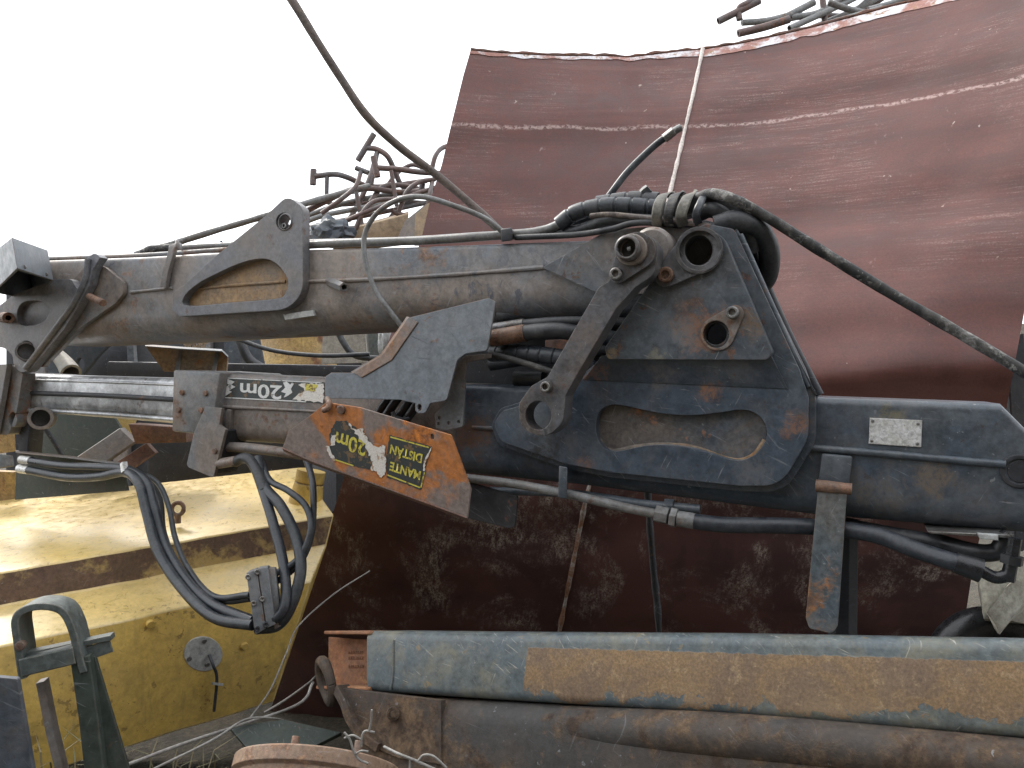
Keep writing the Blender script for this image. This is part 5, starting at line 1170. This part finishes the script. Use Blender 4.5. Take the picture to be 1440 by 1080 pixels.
o = plate('shade_sheet', [(322, 1022), (400, 1012), (480, 1030), (420, 1060), (350, 1055)], Plane(P(400, 1030, 2.1), (0, -.5, 1)), 0, .012, M['darkgreen']); tag(o, 'added dark green sheet shading the gap behind the brake drum', 'sheet')  # dark sheet added to deepen the shade under the yellow body

# added unseen heap behind the camera, cuts sky light on upright faces
bm = bmesh.new(); g = []
for j in range(25):
    row = []
    for i in range(61):
        x = -15 + i * .5; y = -8.5 + j * .26; t = 1 - abs(y + 5.4) / 3.1
        h = max(0, t) ** .7 * 6.6 * (1 - (abs(x) / 15) ** 4)
        p = Vector((x, y, 0)); h += (.5 * mnoise.noise(p * .8) + .25 * mnoise.noise(p * 2.3)) * min(1, h)
        row.append(bm.verts.new((x, y, h - .05)))
    g.append(row)
for j in range(24):
    for i in range(60): bm.faces.new((g[j][i], g[j][i + 1], g[j + 1][i + 1], g[j + 1][i]))
o = finish('sky_block_mound', bm, M['soil'], smooth=False); o['kind'] = 'structure'

# ================================================================= LIGHT, SKY, CAMERA
EL, AZ = 46, -45      # sun from the left, somewhat behind the scrap
sun = bpy.data.lights.new('sun', 'SUN'); sun.energy = 1.7; sun.angle = R(14); sun.color = (1, .95, .88)
so = bpy.data.objects.new('sun', sun); COL.objects.link(so)
sd = Vector((math.sin(R(AZ)) * math.cos(R(EL)), math.cos(R(AZ)) * math.cos(R(EL)), math.sin(R(EL))))
so.rotation_euler = sd.to_track_quat('Z', 'Y').to_euler()
w = bpy.data.worlds.new('World'); scene.world = w; w.use_nodes = True
nt = w.node_tree; nt.nodes.clear(); nb = NB(nt)
sky = nb.n('ShaderNodeTexSky', sky_type='NISHITA'); sky.sun_disc = False; sky.sun_elevation = R(EL); sky.sun_rotation = R(AZ)
sky.air_density = 1.0; sky.dust_density = 3.0
hs = nb.n('ShaderNodeHueSaturation'); hs.inputs['Saturation'].default_value = .35; nb.lk(sky.outputs[0], hs.inputs['Color'])
cloud = nb.noise(2.2, 7, .6, .4)
cc = nb.mix(nb.ramp(cloud, .3, .7), (9.5, 9.9, 10.4), (12.5, 12.7, 13.0))
mixc = nb.mix(.72, hs.outputs[0], cc)
bg = nb.n('ShaderNodeBackground'); bg.inputs[1].default_value = .115; nb.lk(mixc, bg.inputs[0])
wo = nb.n('ShaderNodeOutputWorld'); nb.lk(bg.outputs[0], wo.inputs[0])
cam = bpy.data.cameras.new('camera'); co = bpy.data.objects.new('camera', cam); COL.objects.link(co)
co.location = CAM; co.rotation_euler = (R(90), 0, 0); cam.sensor_width = 36; cam.lens = F / 1440 * 36; cam.clip_end = 2000; cam.clip_start = .05
scene.camera = co
vs = scene.view_settings; vs.view_transform = 'Standard'; vs.look = 'None'; vs.exposure = 1.0; vs.gamma = 1
scene.render.engine = 'CYCLES'
try:
    scene.cycles.use_denoising = True; scene.cycles.denoiser = 'OPENIMAGEDENOISE'; scene.cycles.max_bounces = 8
except Exception: pass
